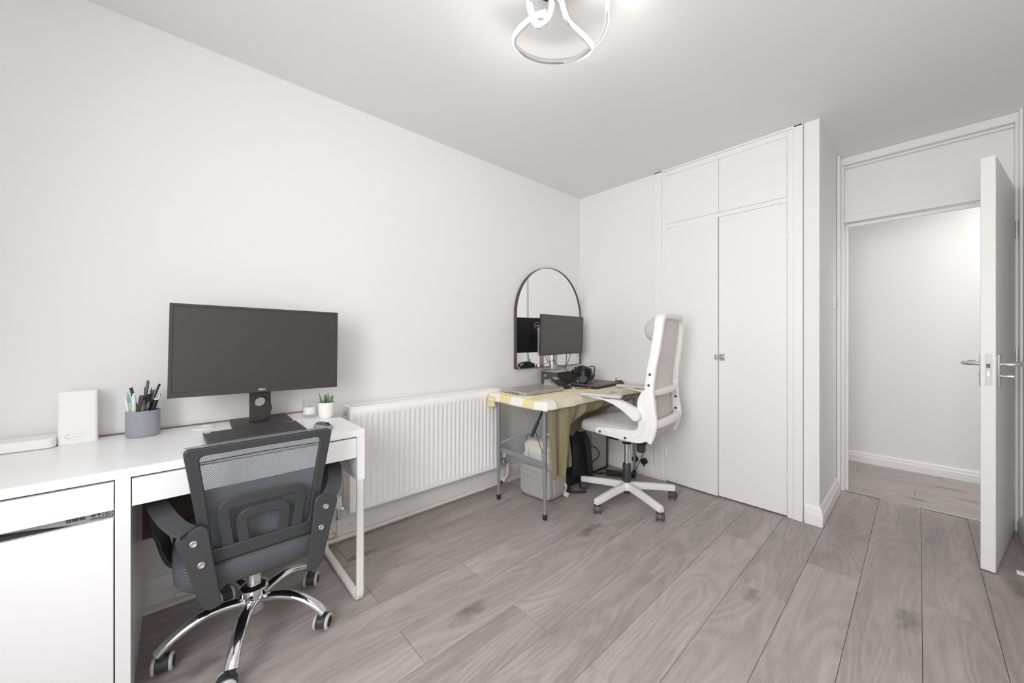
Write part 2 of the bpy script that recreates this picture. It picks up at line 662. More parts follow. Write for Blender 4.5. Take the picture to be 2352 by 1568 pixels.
        if bevel:
            md = o.modifiers.new('edge', 'BEVEL')
            md.width = bevel
            md.segments = seg
            md.limit_method = 'ANGLE'
            md.angle_limit = R(35)
        if sub:
            md = o.modifiers.new('soft', 'SUBSURF')
            md.levels = md.render_levels = sub
        if parent:
            o.parent = parent
        if label:
            o['label'] = label
        if kind:
            o['kind'] = kind
        return o


def thing(name, label, cat, loc=(0, 0, 0), rz=0, group=None):
    o = bpy.data.objects.new(name, None)
    o.empty_display_size = 0.05
    COL.objects.link(o)
    o.location = loc
    o.rotation_euler = (0, 0, rz)
    o['label'] = label
    o['category'] = cat
    if group:
        o['group'] = group
    return o


def tag(o, label, cat, group=None):
    o['label'] = label
    o['category'] = cat
    if group:
        o['group'] = group
    return o


def struct(o):
    o['kind'] = 'structure'
    return o


def structroot(name):
    o = bpy.data.objects.new(name, None)
    o.empty_display_size = 0.05
    COL.objects.link(o)
    o['kind'] = 'structure'
    return o


def text(name, s, size, m, parent, tf, depth=0.0006, align='CENTER', bold=0.0):
    c = bpy.data.curves.new(name, 'FONT')
    c.body = s
    c.size = size
    c.extrude = depth
    c.offset = bold
    c.align_x = align
    c.align_y = 'CENTER'
    t = bpy.data.objects.new(name, c)
    COL.objects.link(t)
    dg = bpy.context.evaluated_depsgraph_get()
    me = bpy.data.meshes.new_from_object(t.evaluated_get(dg))
    COL.objects.unlink(t)
    bpy.data.objects.remove(t)
    me.transform(tf)
    me.materials.clear()
    me.materials.append(m)
    me.name = name
    o = bpy.data.objects.new(name, me)
    COL.objects.link(o)
    if parent:
        o.parent = parent
    return o


def basis(c, ex, ey, ez):
    m = Matrix.Identity(4)
    for i, e in enumerate((ex, ey, ez)):
        for k in range(3):
            m[k][i] = e[k]
    for k in range(3):
        m[k][3] = c[k]
    return m


# ------------------------------------------------------------------ room shell
XL, XR, YB, YD, YW, H, XS = -2.2, 0.405, 2.885, 3.69, -1.05, 2.47, -0.405
YH = 4.64

struct(M().box(XL - .1, XL, YW - .1, YB + .1, 0, H).build('wall_left', WALL, smooth=0))
struct(M().box(XL, -1.44, YB, YB + .1, 0, H).build('wall_back', WALL, smooth=0))
struct(M().box(-.48, XS, YB, YD + .09, 0, H).build('wall_side', WALL, smooth=0))
struct(M().box(-1.6, -.48, YB + .45, YB + .5, 0, H).build('wall_wardrobe_back', WALL, smooth=0))
struct(M().box(XR, XR + .1, YW - .1, YD + .1, 0, H).build('wall_right', WALL, smooth=0))
wx0, wx1, wz0, wz1 = -0.78, 0.38, .77, 2.23
wm = M().box(XL, wx0, YW - .2, YW, 0, H).box(wx1, XR, YW - .2, YW, 0, H).box(wx0, wx1, YW - .2, YW, 0, wz0).box(wx0, wx1, YW - .2, YW, wz1, H)
struct(wm.build('wall_window', WALL, smooth=0))
win = structroot('window_1')
fr = M()
for a, b in ((wx0, wx0 + .05), (wx1 - .05, wx1), (-.225, -.175)):
    fr.box(a, b, YW - .16, YW - .10, wz0, wz1)
fr.box(wx0, wx1, YW - .16, YW - .10, wz0, wz0 + .05).box(wx0, wx1, YW - .16, YW - .10, wz1 - .05, wz1)
fr.build('window_frame', PLASTW, win, bevel=.004)
M().box(wx0 - .05, wx1 + .05, YW - .12, YW + .06, wz0 - .03, wz0).build('window_sill', TRIM, win, bevel=.005)
struct(M().box(XL - .1, XR + .1, YW - .2, YD + .1, H, H + .1).build('ceiling', CEIL, smooth=0))

# hallway beyond the door
struct(M().box(-1.3, 1.7, YH, YH + .1, 0, H).build('wall_hallway', WALL, smooth=0))
struct(M().box(-1.4, -1.3, YD, YH + .1, 0, H).box(1.7, 1.8, YD, YH + .1, 0, H).build('wall_hallway_ends', WALL, smooth=0))
struct(M().box(-1.4, -.48, YD, YD + .1, 0, H).box(XR, 1.8, YD, YD + .1, 0, H).build('wall_door', WALL, smooth=0))
struct(M().box(-1.4, 1.8, YD + .1, YH + .1, H, H + .1).build('ceiling_hallway', CEIL, smooth=0))

# floors: a dark base with single laminate planks on it
floor = struct(M().box(XL - .1, XR + .1, YW - .1, YD + .012, -.06, -.008).build('floor', TRIMDARK, smooth=0))
PX0, PW, PL = -1.952, 0.1961, 1.304
G = 0.0007


def plank(parent, x0, x1, y0, y1, rot=False):
    x0, x1, y0, y1 = x0 + G, x1 - G, y0 + G, y1 - G
    c = ((x0 + x1) / 2, (y0 + y1) / 2, -.004)
    hx, hy = (x1 - x0) / 2, (y1 - y0) / 2
    if rot:
        hx, hy = hy, hx
    m = M().box(-hx, hx, -hy, hy, -.004, .004)
    o = m.build('plank', OAK, parent, bevel=.0008, seg=1, smooth=0)
    o.location = c
    if rot:
        o.rotation_euler = (0, 0, PI / 2)
    return o


for k in range(-2, 13):
    x0, x1 = PX0 + PW * k, PX0 + PW * (k + 1)
    x0, x1 = max(x0, XL), min(x1, XR)
    if x1 - x0 < .004:
        continue
    off = .648 if k % 2 else 1.072
    yend = YD + .01 if x1 > XS + .01 else YB + .06
    ys = sorted([y for y in [off + PL * n for n in range(-3, 4)] if YW < y < yend])
    ys = [YW] + ys + [yend]
    for a, b in zip(ys[:-1], ys[1:]):
        if b - a > .02:
            plank(floor, x0, x1, a, b)
hall = struct(M().box(-1.4, 1.8, YD + .012, YH, -.06, -.008).build('floor_hallway', TRIMDARK, smooth=0))
for r in range(5):
    y0, y1 = YD + .02 + r * .1905, min(YD + .02 + (r + 1) * .1905, YH)
    cuts = [[-.95, .27], [-1.1, -.02, 1.3], [-.55, .30], [-1.0, -.36, .35], [-.8, .12, 1.2]][r]
    xs = [-1.3] + cuts + [1.7]
    for a, b in zip(xs[:-1], xs[1:]):
        plank(hall, a, b, y0, y1, rot=True)
struct(M().prism([(YD - .004, 0), (YD + .026, 0), (YD + .022, .007), (YD + .002, .007)], 'x', XS, XR).build('trim_1', STEEL, bevel=.001))


def skirting(name, axis, a, b, wall, sgn, h=.118, t=.018):
    """moulded skirting: profile (out from wall, height)"""
    pr = [(0, 0), (t, 0), (t, h * .62), (t * .72, h * .68), (t * .72, h * .86), (t * .35, h * .95), (t * .2, h), (0, h)]
    pr = [(wall + sgn * q[0], q[1]) for q in pr]
    m = M().prism(pr, axis, a, b)
    return struct(m.build(name, TRIM, bevel=.0015))


skirting('baseboard_left', 'y', YW, YB, XL, 1)
skirting('baseboard_back', 'x', XL, -1.44, YB, -1)
SKP = [(0, 0), (.018, 0), (.018, .118 * .62), (.013, .118 * .68), (.013, .118 * .86), (.006, .118 * .95), (.003, .118), (0, .118)]
mm_ = M()
loops_ = [[(-.475, YB - t, h) for t, h in SKP], [(XS + t, YB - t, h) for t, h in SKP], [(XS + t, YD - .105, h) for t, h in SKP]]
K8 = len(SKP)
mm_.add([p for l in loops_ for p in l], [(i * K8 + j, i * K8 + (j + 1) % K8, (i + 1) * K8 + (j + 1) % K8, (i + 1) * K8 + j) for i in range(2) for j in range(K8)] + [tuple(range(K8)), tuple(2 * K8 + j for j in range(K8 - 1, -1, -1))])
struct(mm_.build('baseboard_side', TRIM, bevel=.0015))
skirting('baseboard_right', 'y', YW, YD - .06, XR, -1)
skirting('baseboard_hallway', 'x', -1.3, 1.7, YH, -1, .095)
# white pipe boxing along the foot of the wall under the desk
struct(M().box(XL + .003, XL + .062, YW + .02, .075, 0, .012).build('trim_2', TRIM, bevel=.003))

# ------------------------------------------------------------------ door and its frame
df = structroot('door_1')
f = M()
f.box(XS, -.372, YD - .02, YD + .10, 0, H - .02)
f.box(.383, XR, YD - .02, YD + .10, 0, H - .02)
f.build('door_jamb', TRIM, df, bevel=.003)
f = M().box(-.3725, .3835, YD - .005, YD + .099, 1.995, 2.045)
f.box(-.3725, .3835, YD - .005, YD + .099, 2.415, H - .021)
f.build('door_head', TRIM, df, bevel=.003)
M().box(-.372, .383, YD + .018, YD + .05, 2.045, 2.415).build('over_panel', TRIM, df, bevel=.002)
st = M()
st.box(-.372, -.356, YD + .03, YD + .06, 0, 1.97).box(.367, .383, YD + .03, YD + .06, 0, 1.97).box(-.372, .383, YD + .03, YD + .06, 1.965, 1.985)
st.build('door_stop', TRIM, df, bevel=.002)
ar = M()
ar.box(XS + .001, XS + .012, YD - .10, YD - .021, 0, H)
ar.box(XS + .002, XS + .020, YD - .112, YD - .092, 0, H - .002)
ar.box(XS + .003, XR - .003, YD - .030, YD - .006, H - .055, H - .001)
ar.box(XS + .034, XR - .024, YD - .017, YD - .0065, H - .078, H - .064)
ar.box(XR - .012, XR - .001, YD - .08, YD - .021, 0, H)
ar.build('architrave', TRIM, df, bevel=.002, merge=False)
M().box(-.3735, -.3705, YD - .008, YD + .022, .93, 1.04).build('strike_plate', STEEL, df, bevel=.0005)
# the open leaf, hinged beside the wall on the far side
hx, hy = .384, YD - .012
edge = Vector((.252, 2.937))
dv = (edge - Vector((hx, hy)))
ang = math.atan2(dv.y, dv.x)
LW = .762
lf = bpy.data.objects.new('door_leaf', None)
COL.objects.link(lf)
lf.parent = df
lf.location = (hx, hy, 0)
lf.rotation_euler = (0, 0, ang)
# leaf local axes: x along the leaf from the hinge, y across its thickness
M().box(.004, LW, -.047, 0, .006, 2.026).build('leaf_panel', DOORW, lf, bevel=.002)
zc = .985
for sy, nm in ((0, 1), (-.047, -1)):
    y1 = sy + nm * .009
    M().box(LW - .085, LW - .045, min(sy, y1), max(sy, y1), zc - .085, zc + .075).build('handle_plate', CHROME, lf, bevel=.003)
    lp = spline([(LW - .065, sy, zc + .028), (LW - .065, sy + nm * .045, zc + .028), (LW - .075, sy + nm * .062, zc + .028), (LW - .11, sy + nm * .066, zc + .028), (LW - .165, sy + nm * .066, zc + .029), (LW - .185, sy + nm * .058, zc + .030), (LW - .19, sy + nm * .035, zc + .031)], 6)
    M().tube(lp, .0095, 14).build('lever_handle', CHROME, lf)
    if nm > 0:
        M().cyl((LW - .065, sy, zc - .03), (LW - .065, sy + .03, zc - .03), .006).cyl((LW - .065, sy + .026, zc - .03), (LW - .065, sy + .05, zc - .03), .011).build('thumb_turn', CHROME, lf, bevel=.002)
    else:
        M().cyl((LW - .065, sy - .012, zc - .03), (LW - .065, sy, zc - .03), .009).build('lock_rose', CHROME, lf, bevel=.001)
M().box(LW, LW + .0015, -.033, -.011, zc - .075, zc + .08).build('lock_forend', mat('satin_nickel', rgb(196, 194, 191), .5, .5), lf, bevel=.0004)
M().box(LW + .001, LW + .010, -.028, -.017, zc + .012, zc + .030).build('latch_bolt', DGREYM, lf, bevel=.001)
M().box(LW + .001, LW + .0035, -.027, -.017, zc - .032, zc - .006).build('dead_bolt', STEEL, lf, bevel=.001)
for z in (.28, 1.03, 1.78):
    h = M()
    for q in range(5):
        h.cyl((0, .006, z - .05 + q * .02), (0, .006, z - .05 + q * .02 + .0185), .0085, n=14)
    h.box(-.0005, .03, .0, .0022, z - .05, z + .05)
    h.build('hinge', STEEL if z > .5 else TRIM, lf, bevel=.0008)
tag(M().box(.318, .352, 3.005, 3.032, 0, .014).build('plastic_chip', PLASTW, bevel=.003), 'tiny white plastic chip lying on the floor by the open door', 'chip')
# light switch on the side wall
sw = thing('light_switch', 'white light switch plate on the narrow wall beside the doorway', 'light switch', (XS, 3.44, 1.385))
M().box(0, .008, -.043, .043, -.043, .043).build('plate', PLASTW, sw, bevel=.003)
M().box(.008, .013, -.012, .012, -.018, .018).build('rocker', PLASTW, sw, bevel=.002)

# ------------------------------------------------------------------ built-in wardrobe
wd = thing('built_in_wardrobe', 'white built-in wardrobe with two tall doors and two top cupboards', 'wardrobe', (-.96, YB, 0))
LX = lambda x: x + .96
f = M()
f.box(LX(-1.378), LX(-1.349), -.012, .05, 0, 2.455)
f.box(LX(-.562), LX(-.53), -.012, .05, 0, 2.455)
f.box(LX(-1.349), LX(-.562), -.012, .05, 2.418, 2.455)
f.box(LX(-1.349), LX(-.562), -.012, .05, 2.003, 2.035)
f.build('frame', TRIM, wd, bevel=.002)
a = M()
a.box(LX(-1.44), LX(-1.378), -.022, .02, 0, H)
a.box(LX(-.53), LX(-.482), -.022, .02, 0, H)
a.box(LX(-1.44), LX(-.482), -.022, .02, 2.455, H)
a.build('architrave', TRIM, wd, bevel=.004)
M().box(LX(-1.44), LX(-.48), .06, .42, 0, .01).box(LX(-1.44), LX(-.48), .40, .42, 0, H).build('carcass', TRIMDARK, wd)
doors = ((-1.348, -.9652, .010, 2.0015, 'L'), (-.9612, -.5632, .010, 2.0015, 'R'), (-1.348, -.9645, 2.0365, 2.4165, 'l'), (-.9625, -.5632, 2.0365, 2.4165, 'r'))
for x0, x1, z0, z1, k in doors:
    d = M().box(LX(x0), LX(x1), -.012, .016, z0, z1).build('cupboard_door', DOORW, wd, bevel=.0015)
    if k == 'L':
        d.location = (LX(x0), 0, 0)
        for vtx in d.data.vertices:
            vtx.co.x -= LX(x0)
        d.rotation_euler = (0, 0, R(-2.2))
    hz = {'L': (.24, 1.79), 'R': (.24, 1.80), 'l': (2.12, 2.34), 'r': (2.12, 2.34)}[k]
    for z in hz:
        hxx = x0 - .002 if k in 'Ll' else x1 + .002
        hh = M().cyl((LX(hxx), -.015, z - .035), (LX(hxx), -.015, z + .035), .0055, n=12).box(LX(hxx) - .012, LX(hxx) + .012, -.0135, -.011, z - .034, z + .034)
        hh.build('hinge', TRIM, wd, bevel=.0006)
lt = M().box(LX(-.957), LX(-.923), -.0165, -.0125, .978, 1.024)
lt.build('latch', STEEL, wd, bevel=.001)
M().cyl((LX(-.940), -.016, 1.0), (LX(-.940), -.034, 1.0), .013, .010).build('latch_knob', CHROME, wd, bevel=.002)
M().box(LX(-.983), LX(-.970), -.034, -.026, .982, 1.020).box(LX(-.972), LX(-.964), -.03, -.022, .99, 1.012).build('latch_keep', STEEL, wd, bevel=.001)

# ------------------------------------------------------------------ radiator, valves and pipes
rd = thing('radiator', 'long white panel radiator with vertical flutes below the bare wall', 'radiator', (-2.13, 1.225, 0))
RX = -2.075 + 2.13
ry0, ry1, rz0, rz1 = -.53, .548, .183, .755
NF = 32
prof = []
pt = (ry1 - ry0 - .03) / NF
for i in range(NF):
    y = ry0 + .015 + i * pt
    prof += [(y, 0), (y + pt * .30, 0), (y + pt * .46, -.0052), (y + pt * .84, -.0052)]
prof = [(ry0, -.008), (ry0 + .004, 0)] + prof + [(ry1 - .015, 0), (ry1 - .004, 0), (ry1, -.008)]
rows = [(rz0, 0, -.01), (rz0 + .006, 0, 0), (rz0 + .036, 0, 0), (rz0 + .043, 1, 0), (rz1 - .057, 1, 0), (rz1 - .050, 0, 0), (rz1 - .008, 0, 0), (rz1, 0, -.008)]
vs, fs = [], []
n = len(prof)
for z, k, o in rows:
    for y, d in prof:
        edge_d = d if (abs(y - ry0) < .003 or abs(y - ry1) < .003) else d * k
        vs.append((RX + min(edge_d, edge_d + o) if k == 0 else RX + edge_d, y, z))
for i in range(len(rows) - 1):
    for j in range(n - 1):
        fs.append((i * n + j, i * n + j + 1, (i + 1) * n + j + 1, (i + 1) * n + j))
M().add(vs, fs).build('front_panel', RAD, rd, smooth=50)
M().box(-.035, -.030, ry0 + .01, ry1 - .01, rz0 + .01, rz1 - .01).build('rear_panel', RAD, rd)
for y in (ry0, ry1):
    sgn = 1 if y < 0 else -1
    M().box(-.04, RX - .006, min(y, y + sgn * .004), max(y, y + sgn * .004), rz0 + .01, rz1 - .0045).build('side_panel', RAD, rd, bevel=.0015)
g = M().box(RX - .014, RX - .004, ry0 + .0006, ry1 - .0006, rz1 - .004, rz1 + .008).box(-.0395, -.030, ry0 + .0006, ry1 - .0006, rz1 - .004, rz1 + .008)
nb = 62
for i in range(nb + 1):
    y = ry0 + .020 + (ry1 - ry0 - .040) * i / nb
    g.box(-.032, RX - .012, y - .004, y + .004, rz1 - .001, rz1 + .006)
for y in (ry0 + .0008, ry1 - .0138):
    g.box(-.0325, RX - .0085, y, y + .013, rz1 - .003, rz1 + .0072)
g.build('top_grille', RAD, rd, bevel=.0008)
M().cyl((0, ry0, rz1 - .03), (0, ry0 - .008, rz1 - .03), .012, n=6).cyl((0, ry0 - .007, rz1 - .03), (0, ry0 - .014, rz1 - .03), .006).build('bleed_valve', STEEL, rd, bevel=.001)
for y, sg in ((ry0, -1), (ry1, 1)):
    yy = y + sg * .040 if sg < 0 else y + .078
    zv = .185 if sg < 0 else .20
    v = M().cyl((0, y, zv + .02), (0, yy, zv + .02), .010).cyl((0, y + sg * .012, zv + .02), (0, y + sg * .03, zv + .02), .0155, n=6).cyl((0, yy, zv - .035), (0, yy, zv + .04), .0125).cyl((0, yy, zv - .032), (0, yy, zv - .012), .016, n=6)
    v.build('lockshield_valve', CHROME, rd, bevel=.0015)
    M().lathe([(.0185, 0), (.0185, .035), (.0165, .058), (.012, .061)], (0, yy, zv + .03)).build('valve_cap', PLASTW, rd)
pp = thing('heating_pipe', 'white painted heating pipes running along the foot of the wall', 'pipe', (-2.155, 1.2, 0))
px = -.0135
M().tube([(px, y, .024) for y in (-1.2, 0)] + spline([(px, .55, .024), (px, .66, .024), (px, .682, .03), (px + .008, .690, .05), (px + .036, .690, .09), (px + .0385, .690, .17)], 6), .0115, 12).build('pipe_run', PIPE, pp)
M().tube(spline([(.025, -.545, .16), (.025, -.545, .085), (.022, -.545, .062), (px + .012, -.548, .056), (px, -.562, .054), (px, -.66, .054), (px, -1.2, .058)], 6), .0095, 12).build('pipe_branch', PIPE, pp)
for y in (-.455, .48):
    c = M()
    c.tube([(px + .013 * math.cos(t), y, .024 + .013 * math.sin(t)) for t in [R(a) for a in range(-60, 241, 20)]], .004, 8)
    c.box(px - .02, px + .002, y - .008, y + .008, .02, .03)
    c.build('pipe_clip', PIPE, pp)
M().lathe([(.0165, 0), (.0165, .012), (.009, .012)], (px - .022, -.455, .068), 'x').build('pipe_clip', PIPE, pp, bevel=.001)
M().cyl((px, .64, .024), (px, .665, .024), .0145, n=6).build('pipe_union', BRASS, pp, bevel=.001)

# ------------------------------------------------------------------ white desk
DX, DB, DR = -1.61, -2.185, .604
dk = thing('white_desk', 'long white desk with a cabinet and drawers along the wall', 'desk', (-1.9, 0, 0))
dx = lambda x: x + 1.9
top = [(dx(DX), -.83), (dx(DX), DR), (dx(-1.925), DR), (dx(-1.94), .545), (dx(DB), .52), (dx(DB), -.83)]
M().prism(top, 'z', .722, .75).build('desk_top', DESKW, dk, bevel=.0015)
M().box(dx(DB) - .012, dx(DB) - .0015, -.83, .52, .60, .7545).build('back_edge', EDGE, dk)
M().box(dx(DX) - .53, dx(DX), -.135, -.102, 0, .722).build('cabinet_side', DESKW, dk, bevel=.001)
M().box(dx(DX) - .53, dx(DX), -.83, -.80, 0, .722).build('cabinet_side', DESKW, dk, bevel=.001)
M().box(dx(DX) - .53, dx(DX) - .52, -.80, -.135, .05, .722).box(dx(DX) - .52, dx(DX) - .03, -.80, -.135, .05, .066).build('cabinet_back', DESKW, dk)
M().box(dx(DX) - .50, dx(DX) - .022, -.80, -.136, .640, .646).build('drawer_bottom', DESKW, dk)
M().box(dx(DX) - .018, dx(DX) - .001, -.797, -.1375, .633, .716).build('drawer', DESKW, dk, bevel=.001)
M().box(dx(DX) - .018, dx(DX) - .001, -.0995, .5695, .633, .716).build('drawer', DESKW, dk, bevel=.001)
M().box(dx(DX) - .45, dx(DX) - .02, -.09, .56, .640, .650).build('drawer_bottom', DESKW, dk)
M().box(dx(DX) - .53, dx(DX) - .52, -.102, .53, .318, .722).build('modesty_panel', BROWN, dk, label='brown fibreboard rear panel')
# cabinet door, top edge bevelled as a grip
dp = [(dx(DX) - .019, .055), (dx(DX) - .001, .055), (dx(DX) - .001, .596), (dx(DX) - .006, .608), (dx(DX) - .019, .608)]
M().prism(dp, 'y', -.797, -.1385).build('cabinet_door', DESKW, dk, bevel=.0008)
M().box(dx(DX) - .35, dx(DX), .572, DR, .533, .722).build('end_panel', DESKW, dk, bevel=.001)
lg = []
yl = (.574 + .604) / 2
fx, bx_ = dx(DX) - .016, dx(-2.140)
path = [(fx, yl, .535), (fx, yl, .05)] + [(fx - .035 + .035 * math.cos(t), yl, .044 - .032 * math.sin(t)) for t in [R(q) for q in range(15, 91, 15)]]
path += [(bx_ + .035 - .035 * math.sin(t), yl, .044 - .032 * math.cos(t)) for t in [R(q) for q in range(0, 91, 15)]] + [(bx_, yl, .72)]
M().band(path, .030, .022, lambda i, p: (p - V((fx + bx_) / 2, yl, .4))).build('loop_leg', METALW, dk)
M().lathe([(.040, 0), (.040, .0025), (.037, .004), (.030, .004), (.029, .001), (0, .001)], (dx(-2.10), .088, .75)).build('cable_grommet', PLASTW, dk)

# things inside the cabinet, glimpsed above its door
bxx = thing('coffee_box', 'grey printed carton glimpsed in the gap above the cabinet door', 'box', (-1.6685, -.39, .0675))
M().box(-.12, .035, -.36, .2535, 0, .570).build('carton', CARTON, bxx, bevel=.002)
tfm = lambda y, z, x=.036: basis((x, y, z), (0, 1, 0), (0, 0, 1), (1, 0, 0))
text('print', 'mint', .020, PRINT, bxx, tfm(.176, .556), bold=.0007)
text('print', '24', .019, PRINT, bxx, tfm(.214, .5585), bold=.0008)
text('print', 'CAPSULES', .0052, PRINT, bxx, tfm(.214, .5455))
pm = M().box(.035, .0362, .2285, .2295, .540, .568)
for q in range(5):
    pm.box(.035, .0362, .2325, .240 + .0025 * ((q * 7) % 3), .5425 + q * .004, .5440 + q * .004)
pm.tube([(.036, .2495 + .0028 * math.cos(t), .551 + .0045 * math.sin(t)) for t in [R(a) for a in range(-150, 120, 20)]], .0008, 6)
pm.build('print', PRINT, bxx)
bg = M().grid(lambda u, v: V(-1.6315 + .0008 * math.sin(u * 17 + v * 5), -.78 + .575 * u, .40 + v * (.2245 - .020 * max(0, (u - .74) / .26) ** 1.5)), 40, 10)
bgo = bg.build('black_bin_bag', BAGB, solid=.0015)
M().grid(lambda u, v: V(-1.6315 + .001 * math.sin(u * 14 + v * 4), -.262 + .124 * u, .42 + v * (.1895 + .0035 * math.sin(u * 7 + .6))), 20, 6).build('film_lining', BAGFILM, bgo, label='grey translucent-looking film at the bag mouth')
tag(bgo, 'glossy black bag stuffed in the cabinet, seen over its door', 'bag')

# ------------------------------------------------------------------ big monitor
mo = thing('desk_monitor', 'large dark widescreen monitor standing on the white desk', 'monitor', (-2.0, .29, .7505))
ya, tl, rl = R(.98), R(1.386), R(-1.1)
n0, rt, up = V(math.cos(ya), math.sin(ya), 0), V(-math.sin(ya), math.cos(ya), 0), V(0, 0, 1)
up2 = up * math.cos(tl) - n0 * math.sin(tl)
nn = (n0 * math.cos(tl) + up * math.sin(tl))
rt2 = rt * math.cos(rl) + up2 * math.sin(rl)
up3 = -rt * math.sin(rl) + up2 * math.cos(rl)
TM = basis(V(-1.966, .290, 1.0885) - V(-2.0, .29, .7505), nn, rt2, up3)
W2, H2 = .3125, .1865
O = lambda x, a, b, c, d: [(x, a, b), (x, c, b), (x, c, d), (x, a, d)]
fm = M().ringprism(O(0, -W2, -H2, W2, H2), O(0, -W2 + .011, -H2 + .021, W2 - .009, H2 - .010), (-.014, 0, 0))
fm.build('bezel', MONB, mo, bevel=.001, tf=TM)
M().box(-.018, -.0035, -W2 + .010, W2 - .008, -H2 + .02, H2 - .009).build('screen', SCREEN, mo, tf=TM)
M().prism(rpoly([(-W2 + .002, -H2 + .002), (W2 - .002, -H2 + .002), (W2 - .002, H2 - .002), (-W2 + .002, H2 - .002)], .01), 'x', -.03, -.014).prism(rpoly([(-.2, -.13), (.2, -.13), (.2, .13), (-.2, .13)], .02), 'x', -.055, -.03).build('rear_housing', MONB, mo, bevel=.003, tf=TM)
M().cyl((.0003, W2 - .014, -H2 + .0105), (.0012, W2 - .014, -H2 + .0105), .004).build('power_button', BLKD, mo, tf=TM)
for q in range(3):
    M().box(0, .001, W2 - .045 - q * .018, W2 - .036 - q * .018, -H2 + .009, -H2 + .0115).build('menu_button', BLKD, mo, tf=TM)


def dell(name, parent, tf, s, m):
    """the four-letter wordmark with its slanted E"""
    b = M()
    t = .16
    def bar(x0, z0, x1, z1, off=(0, 0), a=0):
        ps = [V(0, x0, z0), V(0, x1, z0), V(0, x1, z1), V(0, x0, z1)]
        ca, sa = math.cos(a), math.sin(a)
        qs = []
        for p in ps:
            y, z = p.y * ca - p.z * sa + off[0], p.y * sa + p.z * ca + off[1]
            qs.append((y * s, z * s))
        b.prism(qs, 'x', 0, .0006)
    # D
    out = rpoly([(-1.9, -.5), (-1.3, -.5), (-1.0, -.2), (-1.0, .2), (-1.3, .5), (-1.9, .5)], .1)
    inn = rpoly([(-1.68, -.3), (-1.38, -.3), (-1.22, -.12), (-1.22, .12), (-1.38, .3), (-1.68, .3)], .05)
    b.ringprism([(0, p[0] * s, p[1] * s) for p in out], [(0, p[0] * s, p[1] * s) for p in inn], (.0006, 0, 0))
    a = R(32)
    o = (-.42, 0)
    bar(-.5, -.5, -.28, .5, o, a)
    for z in (-.5, -.1, .3):
        bar(-.28, z, .45, z + .2, o, a)
    for x in (.22, 1.12):
        bar(x, -.5, x + .24, .5)
        bar(x + .24, -.5, x + .8, -.28)
    return b.build(name, m, parent, tf=tf)


dell('logo', mo, TM @ Matrix.Translation((.0003, -.003, -H2 + .0125)), .0075, LOGOW)
# stand: pillar with a round cable hole
py, pz0, pz1, prr = .0405, .004, .24, .0215
hc = .094
ang_ = [2 * PI * k / 48 for k in range(48)]
cir = [(0, prr * math.cos(t), hc + prr * math.sin(t)) for t in ang_]
rect = []
for t in ang_:
    c, s_ = math.cos(t), math.sin(t)
    k = min(py / abs(c) if abs(c) > 1e-6 else 9, ((pz1 - hc) if s_ > 0 else (hc - pz0)) / abs(s_) if abs(s_) > 1e-6 else 9)
    rect.append((0, k * c, hc + k * s_))
corners_fix = [min(range(48), key=lambda i: (rect[i][1] - a) ** 2 + (rect[i][2] - b) ** 2) for a in (-py, py) for b in (pz0, pz1)]
for i, (a, b) in zip(corners_fix, [(a, b) for a in (-py, py) for b in (pz0, pz1)]):
    rect[i] = (0, a, b)
M().ringprism(rect, cir, (-.028, 0, 0)).build('stand_pillar', MONB, mo, tf=Matrix.Translation((-.055, 0, 0)), smooth=30)
M().box(-.075, -.052, -.03, .03, .20, .27).build('stand_head', MONB, mo, bevel=.003)
M().prism(rpoly([(-.185, -.105), (.015, -.112), (.015, .118), (-.185, .122)], .006), 'z', 0, .008).build('stand_base', MONB, mo, bevel=.002)
tag(M().tube(spline([(-2.0515, .292, .872), (-2.049, .312, .862), (-2.047, .328, .835), (-2.046, .330, .805), (-2.044, .318, .779), (-2.041, .300, .766), (-2.039, .27, .7625), (-2.047, .245, .7625)], 6), .0022, 8).build('monitor_cable', CORD), 'thin black cable looping down the big monitor stand', 'cable')

# ------------------------------------------------------------------ items on the white desk
lp = thing('closed_laptop', 'closed matte black laptop lying in front of the big monitor', 'laptop', (-1.785, .238, .75), R(0))
M().prism(rpoly([(-.107, -.160), (.107, -.152), (.107, .158), (-.107, .160)], .006), 'z', .003, .012).build('laptop_base', BLKP, lp, bevel=.002)
M().prism(rpoly([(-.108, -.161), (.108, -.153), (.108, .159), (-.108, .161)], .006), 'z', .0125, .021).build('laptop_lid', LAPB, lp, bevel=.0015)
M().box(-.098, -.082, -.156, -.138, .021, .0214).build('sticker', LOGOW, lp, label='pale square sticker')
M().box(-.100, -.092, .118, .148, .021, .0214).build('lid_badge', SILV, lp, label='small silver badge')
mu = thing('computer_mouse', 'grey computer mouse on the white desk behind the mesh chair', 'mouse', (-1.74, .475, .75), R(25))
def mouse(root, L, Wd, Ht, m1, m2):
    def fn(u, v):
        t = 2 * PI * u
        r = math.sin(v * PI / 2)
        z = Ht * math.cos(v * PI / 2) ** .7
        return V(L * r * math.cos(t) * (1.0 if math.cos(t) > 0 else 1.05), Wd * r * math.sin(t) * (1 - .12 * math.cos(t)), z * (1 - .25 * math.cos(t) * r))
    M().grid(fn, 28, 10, mi=lambda u, v: 1 if v > .55 else 0).build('mouse_shell', [m1, m2], root, smooth=60)
    M().cyl((L * .45, -.004, Ht * .72), (L * .45, .004, Ht * .72), .009, n=14).build('scroll_wheel', RUB, root)
mouse(mu, .048, .028, .026, MOUSED, MOUSEG)

